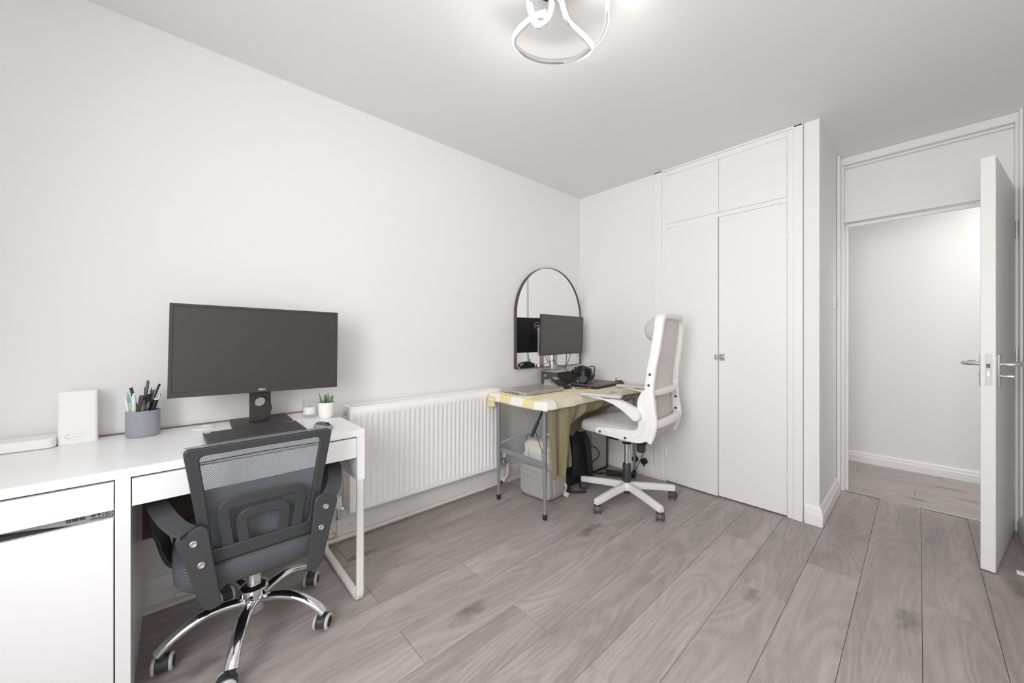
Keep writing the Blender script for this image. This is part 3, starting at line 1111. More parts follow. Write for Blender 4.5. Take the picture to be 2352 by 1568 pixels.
rt_ = thing('router', 'white upright router tower standing on the desk by the wall', 'router', (-2.135, -.272, .75), R(3))
M().prism(rpoly([(-.045, -.040), (.020, -.050), (.026, -.044), (.026, .044), (.020, .050), (-.045, .040)], .008), 'z', 0, .195).build('router_body', PLASTW, rt_, bevel=.003)
tfr = lambda y, z: basis((.0262, y, z), (0, 1, 0), (0, 0, 1), (1, 0, 0))
text('logo', 'Community', .0095, LOGOG, rt_, tfr(-.012, .036), align='LEFT')
text('logo', 'Fibre', .0095, LOGOG, rt_, tfr(-.012, .026), align='LEFT')
text('logo', 'Linksys', .006, LOGOG, rt_, tfr(-.012, .014), align='LEFT')
M().tube([(.0263, -.024 + .007 * math.cos(t), .030 + .007 * math.sin(t)) for t in [R(a) for a in range(45, 316, 18)]], .0022, 8).build('logo', LOGOG, rt_)
M().box(-.0295, -.005, .02, .032, .195, .1955).build('led_slot', LOGOG, rt_)
hb = thing('set_top_hub', 'flat white rounded box lying on the desk next to the router', 'hub', (-2.128, -.44, .75))
M().prism(rpoly([(-.05, -.13), (.05, -.13), (.05, .118), (-.05, .118)], .022, 8), 'z', .002, .036).build('hub_body', PLASTW, hb, bevel=.005, seg=3)
M().prism(rpoly([(-.045, -.12), (.045, -.12), (.045, .11), (-.045, .11)], .02, 8), 'z', 0, .003).build('hub_foot', CUPG, hb)

cp = thing('pen_cup', 'grey oval pen cup holding a crowd of pens', 'cup', (-2.095, -.098, .75))
M().lathe([(.0, .0), (.042, 0), (.046, .004), (.0475, .012), (.0475, .104), (.0445, .104), (.0445, .008), (0, .008)], (0, 0, 0), 'z', 40, sx=.82, sy=1.06).build('cup_body', CUPG, cp)


def pen(label, base, tip, r, m, capm=None, cap=0.3, style='round', group='pens in the grey cup'):
    b, t = V(*base), V(*tip)
    L = (t - b).length
    d = (t - b).normalized()
    root = thing('pen', label, 'pen', tuple(b), 0, group)
    q = d.to_track_quat('Z', 'Y').to_matrix().to_4x4()
    M().lathe([(r * .3, 0), (r, .012), (r, L * (1 - cap))], n=14).build('barrel', m, root, tf=q)
    if style == 'flat':
        pr = [(r * 1.08, L * (1 - cap)), (r * 1.08, L - .002), (r * .9, L)]
    elif style == 'point':
        pr = [(r, L * (1 - cap)), (r * .9, L * (1 - cap * .5)), (r * .25, L)]
    else:
        pr = [(r * 1.1, L * (1 - cap)), (r * 1.1, L - .006), (r * .7, L - .001), (0, L)]
    M().lathe(pr, n=14).build('pen_cap', capm or m, root, tf=q)
    if style == 'round':
        M().box(r * 1.05, r * 1.5, -r * .3, r * .3, L * (1 - cap) + .006, L - .004).build('clip', capm or m, root, tf=q)
    return root


PC = (-2.095, -.098)
def pin(dx0, dy0, dx1, dy1, z1):
    return (PC[0] + dx0, PC[1] + dy0, .764), (PC[0] + dx1, PC[1] + dy1, z1)
PENS = [
    ('dark marker with a white end leaning out of the grey cup', pin(.012, .00, -.008, -.036, .952), .0052, BLKP, LOGOW, .03, 'flat'),
    ('tall dark ballpoint rising highest from the grey cup', pin(-.008, -.005, -.004, .014, .972), .0042, BLKP, MOUSED, .32, 'round'),
    ('slim black stick pen leaning towards the big monitor from the cup', pin(.0, -.01, .0, .048, .955), .0036, BLKD, BLKD, .2, 'flat'),
    ('thin black pointed pen beside the tallest one in the cup', pin(-.012, .0, -.012, .024, .940), .0038, BLKD, BLKD, .25, 'point'),
    ('glossy black pen with a silver band in the cup middle', pin(-.004, .01, .010, .018, .925), .0045, BLKD, STEEL, .04, 'round'),
    ('fat dark grey highlighter leaning at the cup rim', pin(.02, -.028, .022, .0, .915), .0085, BLKP, BLKP, .1, 'flat'),
    ('black felt pen with ribbed end leaning in the cup', pin(.024, -.015, .024, .006, .897), .0072, MOUSED, BLKP, .15, 'flat'),
    ('stubby dark grey pen low at the cup front', pin(.025, -.002, .026, .018, .892), .0062, BLKP, MOUSED, .2, 'point'),
    ('thick black marker with a pale top leaning out of the cup', pin(.010, .006, .016, .039, .898), .008, BLKD, LOGOW, .03, 'flat'),
    ('pale plastic pen with a blue printed band in the cup', pin(.005, -.02, -.002, -.044, .928), .0045, PAPERW, BLUEP, .25, 'point'),
    ('white patterned pen standing in the cup near the marker', pin(.016, -.022, .012, -.026, .926), .0068, PAPERW, PAPERW, .2, 'point'),
    ('short navy pen with a chrome clip tilted in the cup', pin(.0, .0, -.002, .05, .915), .0045, mat('navy_plastic', rgb(52, 52, 110), .4), CHROME, .2, 'round'),
    ('matte black pen crossing behind the tallest ballpoint', pin(-.016, .012, -.016, .004, .945), .0040, BLKP, BLKD, .3, 'point'),
    ('slender grey pen with a flat end at the back of the cup', pin(-.02, -.01, -.018, .030, .930), .0038, MOUSED, MOUSED, .2, 'flat'),
    ('white ballpoint with printed flowers leaning outwards over the cup rim', pin(.008, -.028, .010, -.050, .915), .0042, PAPERW, LOGOW, .25, 'point'),
    ('black pen sunk low among the others in the cup', pin(-.01, -.008, -.012, .004, .905), .005, BLKD, BLKD, .2, 'flat'),
]
for l, (b, t), r, m, c, cc, stl in PENS:
    pen(l, b, t, r, m, c, cc, stl)

cn = thing('candle_jar', 'clear glass jar with white candle wax beside the succulent', 'candle', (-2.03, .492, .75))
M().lathe([(0, 0), (.031, 0), (.0335, .004), (.035, .02), (.035, .090), (.0325, .090), (.0325, .018), (0, .016)], n=36).build('glass_jar', GLASS, cn)
M().lathe([(0, .0168), (.0318, .0185), (.0318, .050), (.03, .052), (0, .051)], n=36).build('wax', WAX, cn)
M().cyl((0, 0, .051), (.001, 0, .060), .0012, n=8).build('wick', CORD, cn)
pl = thing('potted_succulent', 'small green succulent in a white fluted ceramic pot on the desk', 'plant', (-1.965, .548, .75))
vs, fs = [], []
nseg, prows = 72, [(.026, 0, 0), (.029, .002, 0), (.0335, .012, 0), (.0345, .034, 0), (.036, .0345, 0), (.0365, .038, 1), (.0375, .072, 1), (.0375, .076, 0), (.034, .076, 0), (.034, .066, 0)]
for r, z, k in prows:
    for q in range(nseg):
        t = 2 * PI * q / nseg
        rr = r - (.0012 if (k and q % 3 == 0) else 0)
        vs.append((rr * math.cos(t), rr * math.sin(t), z))
for i in range(len(prows) - 1):
    for q in range(nseg):
        fs.append((i * nseg + q, i * nseg + (q + 1) % nseg, (i + 1) * nseg + (q + 1) % nseg, (i + 1) * nseg + q))
fs.append(tuple(range(nseg)))
M().add(vs, fs).build('pot', POT, pl, smooth=35)
M().lathe([(0, .066), (.034, .067)], n=24).build('soil', SOIL, pl)
for k in range(28):
    ring_ = 0 if k < 9 else 1
    c0 = V(-.004, -.012, .066) if k % 2 == 0 else V(.004, .013, .066)
    a = 2 * PI * k / 10 + random.uniform(-.2, .2)
    lean = random.uniform(.10, .55)
    L_ = random.uniform(.036, .060)
    d = V(math.cos(a) * lean, math.sin(a) * lean, 1).normalized()
    side = d.cross(V(math.cos(a), math.sin(a), 0)).normalized() if abs(lean) > 0 else V(1, 0, 0)
    nrm = side.cross(d).normalized()
    lm = M()
    rings, npt = 7, 8
    vs, fs = [], []
    for i in range(rings + 1):
        t = i / rings
        wv = .0047 * (math.sin(min(1, t * 1.6 + .35) * PI / 2) if t < .4 else (1 - (t - .4) / .6) ** .8) + .0003
        cpt = c0 + V(math.cos(a), math.sin(a), 0) * .008 + d * L_ * t + V(math.cos(a), math.sin(a), 0) * .012 * lean * t * t
        for q in range(npt):
            th = 2 * PI * q / npt
            vs.append(cpt + side * wv * math.cos(th) + nrm * wv * .45 * math.sin(th))
    for i in range(rings):
        for q in range(npt):
            fs.append((i * npt + q, i * npt + (q + 1) % npt, (i + 1) * npt + (q + 1) % npt, (i + 1) * npt + q))
    lm.add(vs, fs)
    lm.build('leaf', LEAF if k % 3 else LEAF2, pl, smooth=60)


# ------------------------------------------------------------------ casters
def caster(parent, p, heading, r, kind):
    """twin-wheel castor: p = swivel point on the floor plane, heading = roll direction"""
    h = V(math.cos(heading), math.sin(heading), 0)
    ax = V(-h.y, h.x, 0)
    c = V(p[0], p[1], r) + h * r * .55
    tf = basis(c, h, ax, V(0, 0, 1))
    hood = M()
    dark = kind == 'dark'
    hw = .60 if dark else .50
    arc = [R(a) for a in range(-14, 200, 13)]
    outer = [(r * 1.05 * math.cos(t), r * 1.05 * math.sin(t)) for t in arc]
    poly = outer + [(-r * .78, -r * .40), (r * .80, -r * .40)]
    hood.prism(poly, 'y', -r * hw, r * hw)
    hood.cyl((-r * .55, 0, r * .7), (-r * .55, 0, r * 1.75), r * .30, n=14)
    root = hood.build('caster', BLKP if dark else WHEELG, parent, bevel=.0012, tf=tf)
    for s in (-1, 1):
        e0, e1 = s * r * (hw + .02), s * r * (hw + .38)
        wv = M()
        wv.lathe([(r * .4, e0), (r * .95, e0), (r, e0 + (e1 - e0) * .25), (r, e0 + (e1 - e0) * .7), (r * .90, e1), (r * .3, e1)], (0, 0, 0), 'y', 28)
        wh = wv.build('wheel', WHEELR if dark else WHEELG, root, tf=tf)
        o = .0012 * s
        M().lathe([(0, e1 + o * 1.5), (r * .60, e1 + o * 1.3), (r * .74, e1 - o), (r * .74, e1 - o * 3)], (0, 0, 0), 'y', 24).build('hub_cap', BLKD if dark else BLKP, root, tf=tf)
    return root


# ------------------------------------------------------------------ grey mesh office chair at the white desk
gc = thing('mesh_office_chair', 'grey mesh-back office chair with chrome five-star base at the white desk', 'chair', (-1.746, .225, 0), R(0))


def bx(z):  # rearward lean of the backrest
    return .228 + .05 * max(0, (z - .42)) + .06 * max(0, z - .65)


def loopz(half, z0, z1, n, wtop, wbot, rr):
    poly = rpoly([(-wbot, z0), (wbot, z0), ((wtop + wbot) / 2 * .985, (z0 + z1) / 2), (wtop, z1), (-wtop, z1), (-(wtop + wbot) / 2 * .985, (z0 + z1) / 2)], [rr, rr, .1, rr, rr, .1], 6)
    return poly


po = loopz(0, .424, .803, 0, .212, .162, .018)
pi_ = loopz(0, .466, .778, 0, .174, .138, .020)
fmm = M().ringprism([(bx(z), y, z) for y, z in po], [(bx(z), y, z) for y, z in pi_], (-.020, 0, 0))
fmm.build('back_frame', BLKP, gc, bevel=.004, seg=2)
M().prism([(y, z) for y, z in rpoly([(-.155, .426), (.155, .426), (.160, .470), (-.160, .470)], .01)], 'x', .222, .238).build('back_bar', BLKP, gc, bevel=.004)
for half_b, half_t, zt, wdt in ((.098, .116, .605, .033), (.055, .066, .560, .032)):
    pth = [(bx(.47) - .004, -half_b, .455)] + [(bx(z) - .004, y, z) for y, z in rpoly([(-half_b, .46), (-half_t, zt), (half_t, zt), (half_b, .46)], [0, .035, .035, 0], 6)] + [(bx(.47) - .004, half_b, .455)]
    M().band(pth, wdt, .010, (1, 0, 0)).build('lumbar_rib', BLKP, gc)
# the net: in front of the frame, wrapped over its top edge
def netp(u, v):
    z = .455 + (.352) * v
    hw = .158 + .045 * ((z - .455) / .35)
    y = (u * 2 - 1) * hw
    cv = -.004 - .016 * (1 - (2 * u - 1) ** 2)
    return V(bx(z) - .022 + cv, y, z)
M().grid(netp, 30, 24, uv=lambda u, v: ((u - .5) * .37, v * .352)).build('mesh_back', MESHG, gc, merge=False)
M().grid(lambda u, v: V(bx(.805) - .024 + v * .015, (u * 2 - 1) * .208, .8045 + .004 * math.sin(v * PI)), 30, 4, uv=lambda u, v: (u * .41, v * .03)).build('mesh_hem', MESHG, gc, merge=False)
for s_ in (-1, 1):
    def side_hem(u, v, s_=s_):
        z = .60 + .204 * u
        hw = .1835 + .028 * (z - .6135) / .19
        return V(bx(z) - .024 + v * .018, s_ * (hw + .0025), z)
    M().grid(side_hem, 20, 3, uv=lambda u, v: (u * .20, v * .02)).build('mesh_hem', MESHG, gc, merge=False)
M().tube([(bx(.748) - .024 - .016 * (1 - t * t), t * .193, .750) for t in [i / 12 - 1 for i in range(25)]], .0016, 6).build('mesh_seam', BLKD, gc)
# seat
def seatf(c, rx, ry, rz, e1, e2):
    m = M()
    nu, nv = 40, 16
    f = lambda x, e: math.copysign(abs(x) ** e, x)
    vs = []
    for i in range(nv + 1):
        a = -PI / 2 + PI * i / nv
        for k in range(nu):
            t = 2 * PI * k / nu
            x, y, z = rx * f(math.cos(a), e1) * f(math.cos(t), e2), ry * f(math.cos(a), e1) * f(math.sin(t), e2), rz * f(math.sin(a), e1)
            vs.append((c[0] + x, c[1] + y, c[2] + z))
    fs = [(i * nu + k, i * nu + (k + 1) % nu, (i + 1) * nu + (k + 1) % nu, (i + 1) * nu + k) for i in range(nv) for k in range(nu)]
    return m.add(vs, fs)
seatf((-.02, 0, .380), .262, .236, .060, .50, .40).build('seat_cushion', SEATM, gc, smooth=80)
sme = [c for c in gc.children if c.name.startswith('seat_cushion')][0].data
sul = sme.uv_layers.new(name='UVMap')
for pg in sme.polygons:
    ax_ = max(range(3), key=lambda i: abs(pg.normal[i]) * (1.0, .9, 1.3)[i])
    for li in pg.loop_indices:
        co = sme.vertices[sme.loops[li].vertex_index].co
        sul.data[li].uv = ((co.y, co.z), (co.x, co.z), (co.y, co.x))[ax_]
M().prism(rpoly([(-.20, -.18), (.17, -.18), (.17, .18), (-.20, .18)], .05), 'z', .316, .342).build('seat_board', BLKD, gc, bevel=.004)
M().box(-.10, .10, -.06, .06, .300, .325).build('tilt_plate', BLKD, gc, bevel=.006)
# arms: bracket plate beside the back, open loop to the front
for s in (-1, 1):
    plate = [(.232, .555), (.168, .578), (.150, .560), (.146, .515), (.118, .325), (.150, .318), (.172, .345), (.205, .470)]
    plate = rpoly(plate, [.02, .012, .01, .05, .008, .01, .02, .06], 4)
    M().prism([(s * y, z) for y, z in plate], 'x', 0, .013).build('arm_bracket', BLKP, gc, bevel=.003, tf=basis((.252, 0, -.01), (1, 0, 0), (0, 1, 0), (-.10, 0, 1)) @ Matrix.Translation((.055, 0, .0)))
    pts = [(.262, s * .196, .556), (.225, s * .222, .566), (.165, s * .248, .585), (.08, s * .270, .603), (.0, s * .280, .608), (-.055, s * .281, .590), (-.078, s * .276, .53), (-.072, s * .262, .43), (-.045, s * .235, .350), (-.01, s * .19, .328), (.03, s * .12, .325)]
    sp = spline(pts, 5)
    def upf(i, p, s=s):
        k = i / 5
        if k < 4:
            return V(0, s * .25, 1)
        if k < 7:
            t = (k - 4) / 3
            return V(-t, s * (.25 + .4 * t), 1 - t)
        return V(-.5, s * .8, -.3)
    M().band(sp, .052, .013, upf, scale=lambda t: 1.0).build('armrest', BLKP, gc)
    for y, z in ((.168, .462), (.186, .530)):
        M().lathe([(.0095, 0), (.0095, .004), (.0075, .005), (.0045, .004), (0, .0035)], (.252 + .055 + .013 - .10 * z, s * y, z - .01), (1, 0, .1), 18).build('bolt', STEEL, gc)
# chrome base
M().lathe([(.024, .185), (.024, .325)], n=28).build('gas_column', CHROME, gc)
M().lathe([(.020, .085), (.036, .088), (.040, .13), (.040, .150), (.047, .154), (.049, .166), (.047, .180), (.040, .186), (.026, .188)], n=32).build('base_hub', CHROME, gc)
tipa = [R(a) for a in (-86, -20, 47, 119, 194)]
head = [R(a) for a in (170, -96, 138, 150, 197)]
for a, hd in zip(tipa, head):
    d = V(math.cos(a), math.sin(a), 0)
    ps = spline([d * .030 + V(0, 0, .132), d * .09 + V(0, 0, .143), d * .15 + V(0, 0, .142), d * .205 + V(0, 0, .124), d * .25 + V(0, 0, .098), d * .275 + V(0, 0, .076)], 6)
    pr = [(.0155 * math.cos(t), .0225 * math.sin(t)) for t in [2 * PI * k / 16 for k in range(16)]]
    M().sweep(pr, ps, up=(0, 0, 1), scale=lambda t: 1.0 - .12 * t).build('base_leg', CHROME, gc)
    caster(gc, (d.x * .262, d.y * .262), hd, .0285, 'dark')

# ------------------------------------------------------------------ mirror
mi_ = thing('arched_mirror', 'arched mirror with a thin dark frame on the wall above the table', 'mirror', (-2.2, 2.436, .885))
mw, ms, mh = .417, .445, .862
def arch(w_, base, sp_, n=40):
    pts = [(-w_, base), (w_, base), (w_, sp_)]
    pts += [(w_ * math.cos(t), sp_ + w_ * math.sin(t)) for t in [PI * k / n for k in range(1, n)]]
    return pts + [(-w_, sp_)]
oo, ii = arch(mw, 0, ms), arch(mw - .0035, .0035, ms)
M().ringprism([(0, y, z) for y, z in oo], [(0, y, z) for y, z in ii], (.034, 0, 0)).build('mirror_frame', FRAMEB, mi_, smooth=30)
M().prism(arch(mw - .003, .003, ms), 'x', .002, .026).build('mirror_pane', MIRROR, mi_, smooth=0)

# ------------------------------------------------------------------ folding table with its cloth
TX0, TX1, TY0, TY1, TZ = -2.055, -1.525, 1.665, 2.865, .740
tb = thing('folding_table', 'folding table on grey tubular legs under a striped cloth', 'table', (-1.8, 2.2, 0))
M().box(TX0 + 1.8, TX1 + 1.8, TY0 - 2.2, TY1 - 2.2, TZ - .024, TZ).build('table_top', METALW, tb, bevel=.006)
legs = [(-2.0, 1.69), (-1.578, 1.712), (-2.0, 2.835), (-1.60, 2.835)]
for x, y in legs:
    o = M().cyl((x + 1.8, y - 2.2, .02), (x + 1.8, y - 2.2, .20), .0115).cyl((x + 1.8, y - 2.2, .20), (x + 1.8, y - 2.2, TZ - .024), .0135).build('leg', GREYM, tb)
    M().lathe([(.013, 0), (.015, .003), (.0145, .03), (.0135, .033)], (x + 1.8, y - 2.2, 0), n=18).build('foot_cap', RUB, o)
for y in (1.70, 2.835):
    M().box(-2.015 + 1.8, -1.565 + 1.8, y - .002 - 2.2, y + .002 - 2.2, .335, .365).build('crossbar', GREYM, tb, bevel=.001)
hg = V(-1.79, 1.838, .507) - V(1.8 * -1, 2.2, 0)
tp = V(-1.79, 1.985, .715) - V(-1.8, 2.2, 0)
a1, a2 = V(-1.998 + 1.8, 1.70 - 2.2, .392), V(-1.582 + 1.8, 1.72 - 2.2, .37)
M().band([a1, hg - V(.012, .004, .005)], .012, .017, (0, 0, 1)).build('brace', GREYM, tb)
M().band([hg, tp], .02, .010, (1, 0, 0)).band([hg - (tp - hg) * .22, hg + (tp - hg) * .22], .028, .016, (1, 0, 0)).build('brace', DGREYM, tb)
M().tube([hg, a2], .003, 8).build('brace', DGREYM, tb)
M().band([V(-1.60 + 1.8, 2.825 - 2.2, .36), V(-1.78 + 1.8, 2.69 - 2.2, .50)], .010, .016, (0, 0, 1)).band([V(-1.78 + 1.8, 2.69 - 2.2, .50), V(-1.79 + 1.8, 2.55 - 2.2, .713)], .02, .01, (1, 0, 0)).build('brace', GREYM, tb)

def ramp(x, tab):
    if x <= tab[0][0]:
        return tab[0][1]
    for (a, b), (c, d) in zip(tab[:-1], tab[1:]):
        if x <= c:
            return b + (d - b) * (x - a) / (c - a)
    return tab[-1][1]
def sstep(x, a, b):
    t = min(1, max(0, (x - a) / (b - a)))
    return t * t * (3 - 2 * t)
OV, TW_ = .050, TX1 - TX0 + .012
def clothp(u, v):
    # u along the table from its near end (with overhang), v across, from the wall to the front overhang
    q = -.058 + (TY1 - .005 - TY0 + .058) * u
    dt = max(0, -q)
    y = TY0 - .004 + max(0, q)
    w_ = TW_ * v * (1 + OV / TW_)
    ds = max(0, w_ - TW_)
    x = TX0 - .006 + min(w_, TW_)
    e = max(ds, dt)
    z = TZ + .0055 - max(0, e - .004) * .96
    x += .020 * min(1, ds / .05) + .004 * math.sin(y * 34) * min(1, ds / .03)
    y -= .016 * min(1, dt / .05) + .003 * math.sin(x * 30) * min(1, dt / .03)
    return V(x, y, z + (.0012 * math.sin(x * 40) * math.sin(y * 31) if e == 0 else .002 * math.sin(x * 17 + y * 13) * min(1, e / .05)))
def clothm(u, v):
    q = -.058 + (TY1 - .005 - TY0 + .058) * u
    y = TY0 + q
    w_ = TW_ * v * (1 + OV / TW_)
    band = int(math.floor((y - 1.60) / .082))
    x = w_ / TW_
    k = min(4, int(x / .84 * 4.0))
    if w_ > TW_ * .97 and q > .08:
        return (2, 5, 2, 2)[band % 4]
    if q < .10:
        return (0, 1, 0, 1, 0)[k]
    return (2, 1, 2, 1, 2)[k] if y < 2.5 or band % 2 else (5, 2, 5, 2, 5)[k]
M().grid(clothp, 120, 46, mi=clothm).build('tablecloth', [CL_WHITE, CL_YELL, CL_CREAM, CL_OLIVE, CL_TAUPE, CL_STRIPE], None, solid=.0025, smooth=70)
tc_ = bpy.data.objects['tablecloth']
tag(tc_, 'striped cream, yellow and olive cloth draped over the folding table', 'tablecloth')
HEM = [(1.67, .285), (1.80, .275), (1.95, .285), (2.15, .335), (2.3, .40), (2.5, .45), (2.86, .43)]
PULL = [(1.67, .02), (1.80, -.04), (1.95, -.10), (2.15, -.22), (2.3, -.28), (2.5, -.34), (2.86, -.50)]
def drapep(u, v):
    y0 = TY0 + .004 + (TY1 - TY0 - .02) * u
    zt = TZ - .018
    zb = ramp(y0, HEM)
    z = zt + (zb - zt) * v
    k = v
    y = y0 + ramp(y0, PULL) * (k ** 1.25)
    x = TX1 + .007 + .012 * k
    amp = min(k * .12, .010 + .018 * k) * (1 - .4 * sstep(y0, 2.2, 2.7))
    x += amp * math.sin(y0 * 34 + .6) + .5 * amp * math.sin(y0 * 61 + 2.2)
    x -= .17 * sstep(y, 1.86, 2.06) * sstep(k, .15, .55) + .035 * sstep(y0, 1.8, 2.1) * k
    return V(x, y, z + .006 * math.sin(y0 * 40) * k)
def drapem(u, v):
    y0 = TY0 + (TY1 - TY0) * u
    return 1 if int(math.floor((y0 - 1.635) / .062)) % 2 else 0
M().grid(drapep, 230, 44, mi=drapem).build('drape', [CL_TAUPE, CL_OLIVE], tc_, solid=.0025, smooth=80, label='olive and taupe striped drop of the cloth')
tuf = M().grid(lambda u, v: V(-1.985 - .082 * u + .004 * math.sin(v * 7), 1.640 - .008 * math.sin(u * 12 + v * 2) + .012 * v, .730 - v * (.055 + .075 * u - .05 * u * u)), 14, 8)
tuf.build('cloth_corner', CL_YELL, tc_, solid=.0025, smooth=70, label='bunched yellow corner of the cloth')

# ------------------------------------------------------------------ items on the folding table
CZ = TZ + .0085
sl = thing('silver_laptop', 'closed silver laptop on the cloth at the near end of the folding table', 'laptop', (-1.90, 1.93, CZ), R(-2))
M().prism(rpoly([(-.135, -.195), (.135, -.195), (.135, .195), (-.135, .195)], .014), 'z', .003, .013).build('laptop_base', SILV, sl, bevel=.002)
M().prism(rpoly([(-.136, -.196), (.136, -.196), (.136, .196), (-.136, .196)], .014), 'z', .014, .022).build('laptop_lid', SILV, sl, bevel=.0015)
for x in (-.03, .0, .03, .055):
    M().box(x, x + .014, -.1965, -.1945, .0055, .0105).build('port', BLKD, sl)

ph = thing('phone_stand', 'silver wedge-shaped stand holding a dark phone, by the box', 'stand', (-1.905, 2.165, CZ), R(0))
M().prism([(-.09, 0), (.075, 0), (-.062, .062)], 'y', -.030, .03).build('wedge', SILV, ph, bevel=.002)
M().box(-.075, -.045, -.03, .06, .055, .062).build('stand_top', SILV, ph, bevel=.002)
sf = (V(.075, 0, 0) - V(-.062, 0, .062)).normalized()
nf = V(-sf.z, 0, sf.x) * -1
nf = V(.062, 0, .137).normalized()
TP = basis(V(.012, .065, .034) + nf * .006, sf, V(0, 1, 0), nf)
M().prism(rpoly([(-.08, -.034), (.095, -.034), (.095, .04), (-.08, .04)], .01), 'z', -.004, .004).build('phone', BLKD, ph, bevel=.001, tf=TP)
M().prism(rpoly([(-.078, -.03), (-.038, -.03), (-.038, .036), (-.078, .036)], .004), 'z', .0042, .0052).build('camera_bump', mat('grey_glass', rgb(150, 150, 150), .25), ph, tf=TP)

db = thing('dark_box', 'dark brown cardboard box raising the small monitor on the table', 'box', (-2.062, 2.418, CZ))
M().box(-.088, .087, -.128, .127, 0, .104).build('box_body', DBOX, db, bevel=.0015)
M().box(-.089, .088, -.1285, -.127, .0, .104).build('box_end', DBOXG, db, bevel=.0005)
M().lathe([(0, 0), (.011, .001), (.013, 0)], (-.045, -.1285, .072), (0, -1, 0), 18).build('end_badge', STEEL, db)

sm = thing('small_monitor', 'smaller dark monitor with a silver stand on the brown box', 'monitor', (-2.06, 2.41, CZ + .104))
ya, tl, rl = R(7.9), R(-2.1), R(-.2)
n0, rt, up = V(math.cos(ya), math.sin(ya), 0), V(-math.sin(ya), math.cos(ya), 0), V(0, 0, 1)
up2 = up * math.cos(tl) - n0 * math.sin(tl)
nn = n0 * math.cos(tl) + up * math.sin(tl)
TS = basis(V(-1.955, 2.354, 1.160) - V(-2.06, 2.41, CZ + .104), nn, rt, up2)
w2, h2 = .310, .158
M().ringprism(O(0, -w2, -h2, w2, h2), O(0, -w2 + .006, -h2 + .012, w2 - .006, h2 - .007), (-.012, 0, 0)).build('bezel', mat('monitor_grey', rgb(74, 72, 69), .5), sm, bevel=.001, tf=TS)
M().box(-.014, -.002, -w2 + .005, w2 - .005, -h2 + .011, h2 - .006).build('screen', mat('screen_matte_grey', rgb(80, 77, 74), .38), sm, tf=TS)
M().prism(rpoly([(-w2 + .001, -h2 + .001), (w2 - .001, -h2 + .001), (w2 - .001, h2 - .001), (-w2 + .001, h2 - .001)], .004), 'x', -.03, -.012).prism(rpoly([(-.16, -.1), (.16, -.1), (.16, .1), (-.16, .1)], .02), 'x', -.045, -.03).build('rear_housing', BLKD, sm, bevel=.003, tf=TS)
dell('logo', sm, TS @ Matrix.Translation((.0003, 0, -h2 + .006)), .0045, LOGOW)
TBk = TS @ basis((-.0455, .085, .085), (-1, 0, 0), (0, -1, 0), (0, 0, 1))
dell('logo', sm, TBk @ Matrix.Translation((0, 0, .0)), .012, LOGOW)
M().tube([(0, .03 * math.cos(t), .03 * math.sin(t)) for t in [2 * PI * k / 32 for k in range(32)]], .0012, 6, closed=True).build('logo', LOGOW, sm, tf=TBk)
M().box(-.05, -.022, -.048, .008, .010, .375).build('stand_pillar', SILV, sm, bevel=.004)
M().box(-.024, .062, -.040, .0, .25, .29).build('stand_head', BLKD, sm, bevel=.004)
M().prism(rpoly([(-.11, -.122), (.095, -.125), (.095, .14), (-.11, .14)], .012), 'z', .002, .010).build('stand_base', SILV, sm, bevel=.002)
M().prism(rpoly([(-.108, -.12), (.093, -.123), (.093, .138), (-.108, .138)], .012), 'z', 0, .003).build('base_pad', BLKD, sm)

hs = thing('headphones', 'black over-ear headphones piled on the black laptop by the box', 'headphones', (-1.83, 2.455, CZ + .02), R(30))
hb_ = [(0, .078 * math.cos(t), .055 + .082 * math.sin(t)) for t in [R(a) for a in range(-10, 191, 12)]]
M().band([V(*p) for p in hb_], .026, .008, lambda i, p: (p - V(0, 0, .055))).build('headband', BLKP, hs)
for s in (-1, 1):
    M().lathe([(.0, -.012), (.03, -.012), (.036, -.004), (.036, .008), (.03, .016), (.016, .018), (.0, .012)], (0, s * .075, .042), (0, s, .15), 24).build('ear_cup', BLKD, hs)
    M().lathe([(.022, -.012), (.034, -.014), (.036, -.024), (.028, -.030), (.018, -.022)], (0, s * .075, .042), (0, s, .15), 24).build('ear_pad', RUB, hs)
ck = thing('cable_bundle', 'tangled bundle of black cables heaped over the headphones', 'cable', (-1.845, 2.47, CZ + .022))
for k in range(15):
    a = random.uniform(0, 6.28)
    pts = []
    for q in range(8):
        t = q / 8 * 2 * PI
        rr = random.uniform(.035, .105)
        pts.append((rr * math.cos(t + a) * .8, rr * math.sin(t + a) * 1.1, random.uniform(.02, .125)))
    M().tube(spline(pts, 5, True), random.choice((.0018, .0025, .0025, .0045)), 7, closed=True).build('loop', CORD, ck)
pq = M()
pq.grid(lambda u, v: V(-.015 + .05 * math.cos(2 * PI * u) * math.sin(PI * v) * (1 + .25 * math.sin(6 * u * PI + 9 * v)), .0 + .07 * math.sin(2 * PI * u) * math.sin(PI * v) * (1 + .2 * math.sin(8 * PI * u + 5 * v)), .095 - .035 * math.cos(PI * v) * (1 + .3 * math.sin(10 * PI * u))), 40, 16)
pq.build('pouch', BAGB, ck, label='crumpled black pouch', smooth=50)

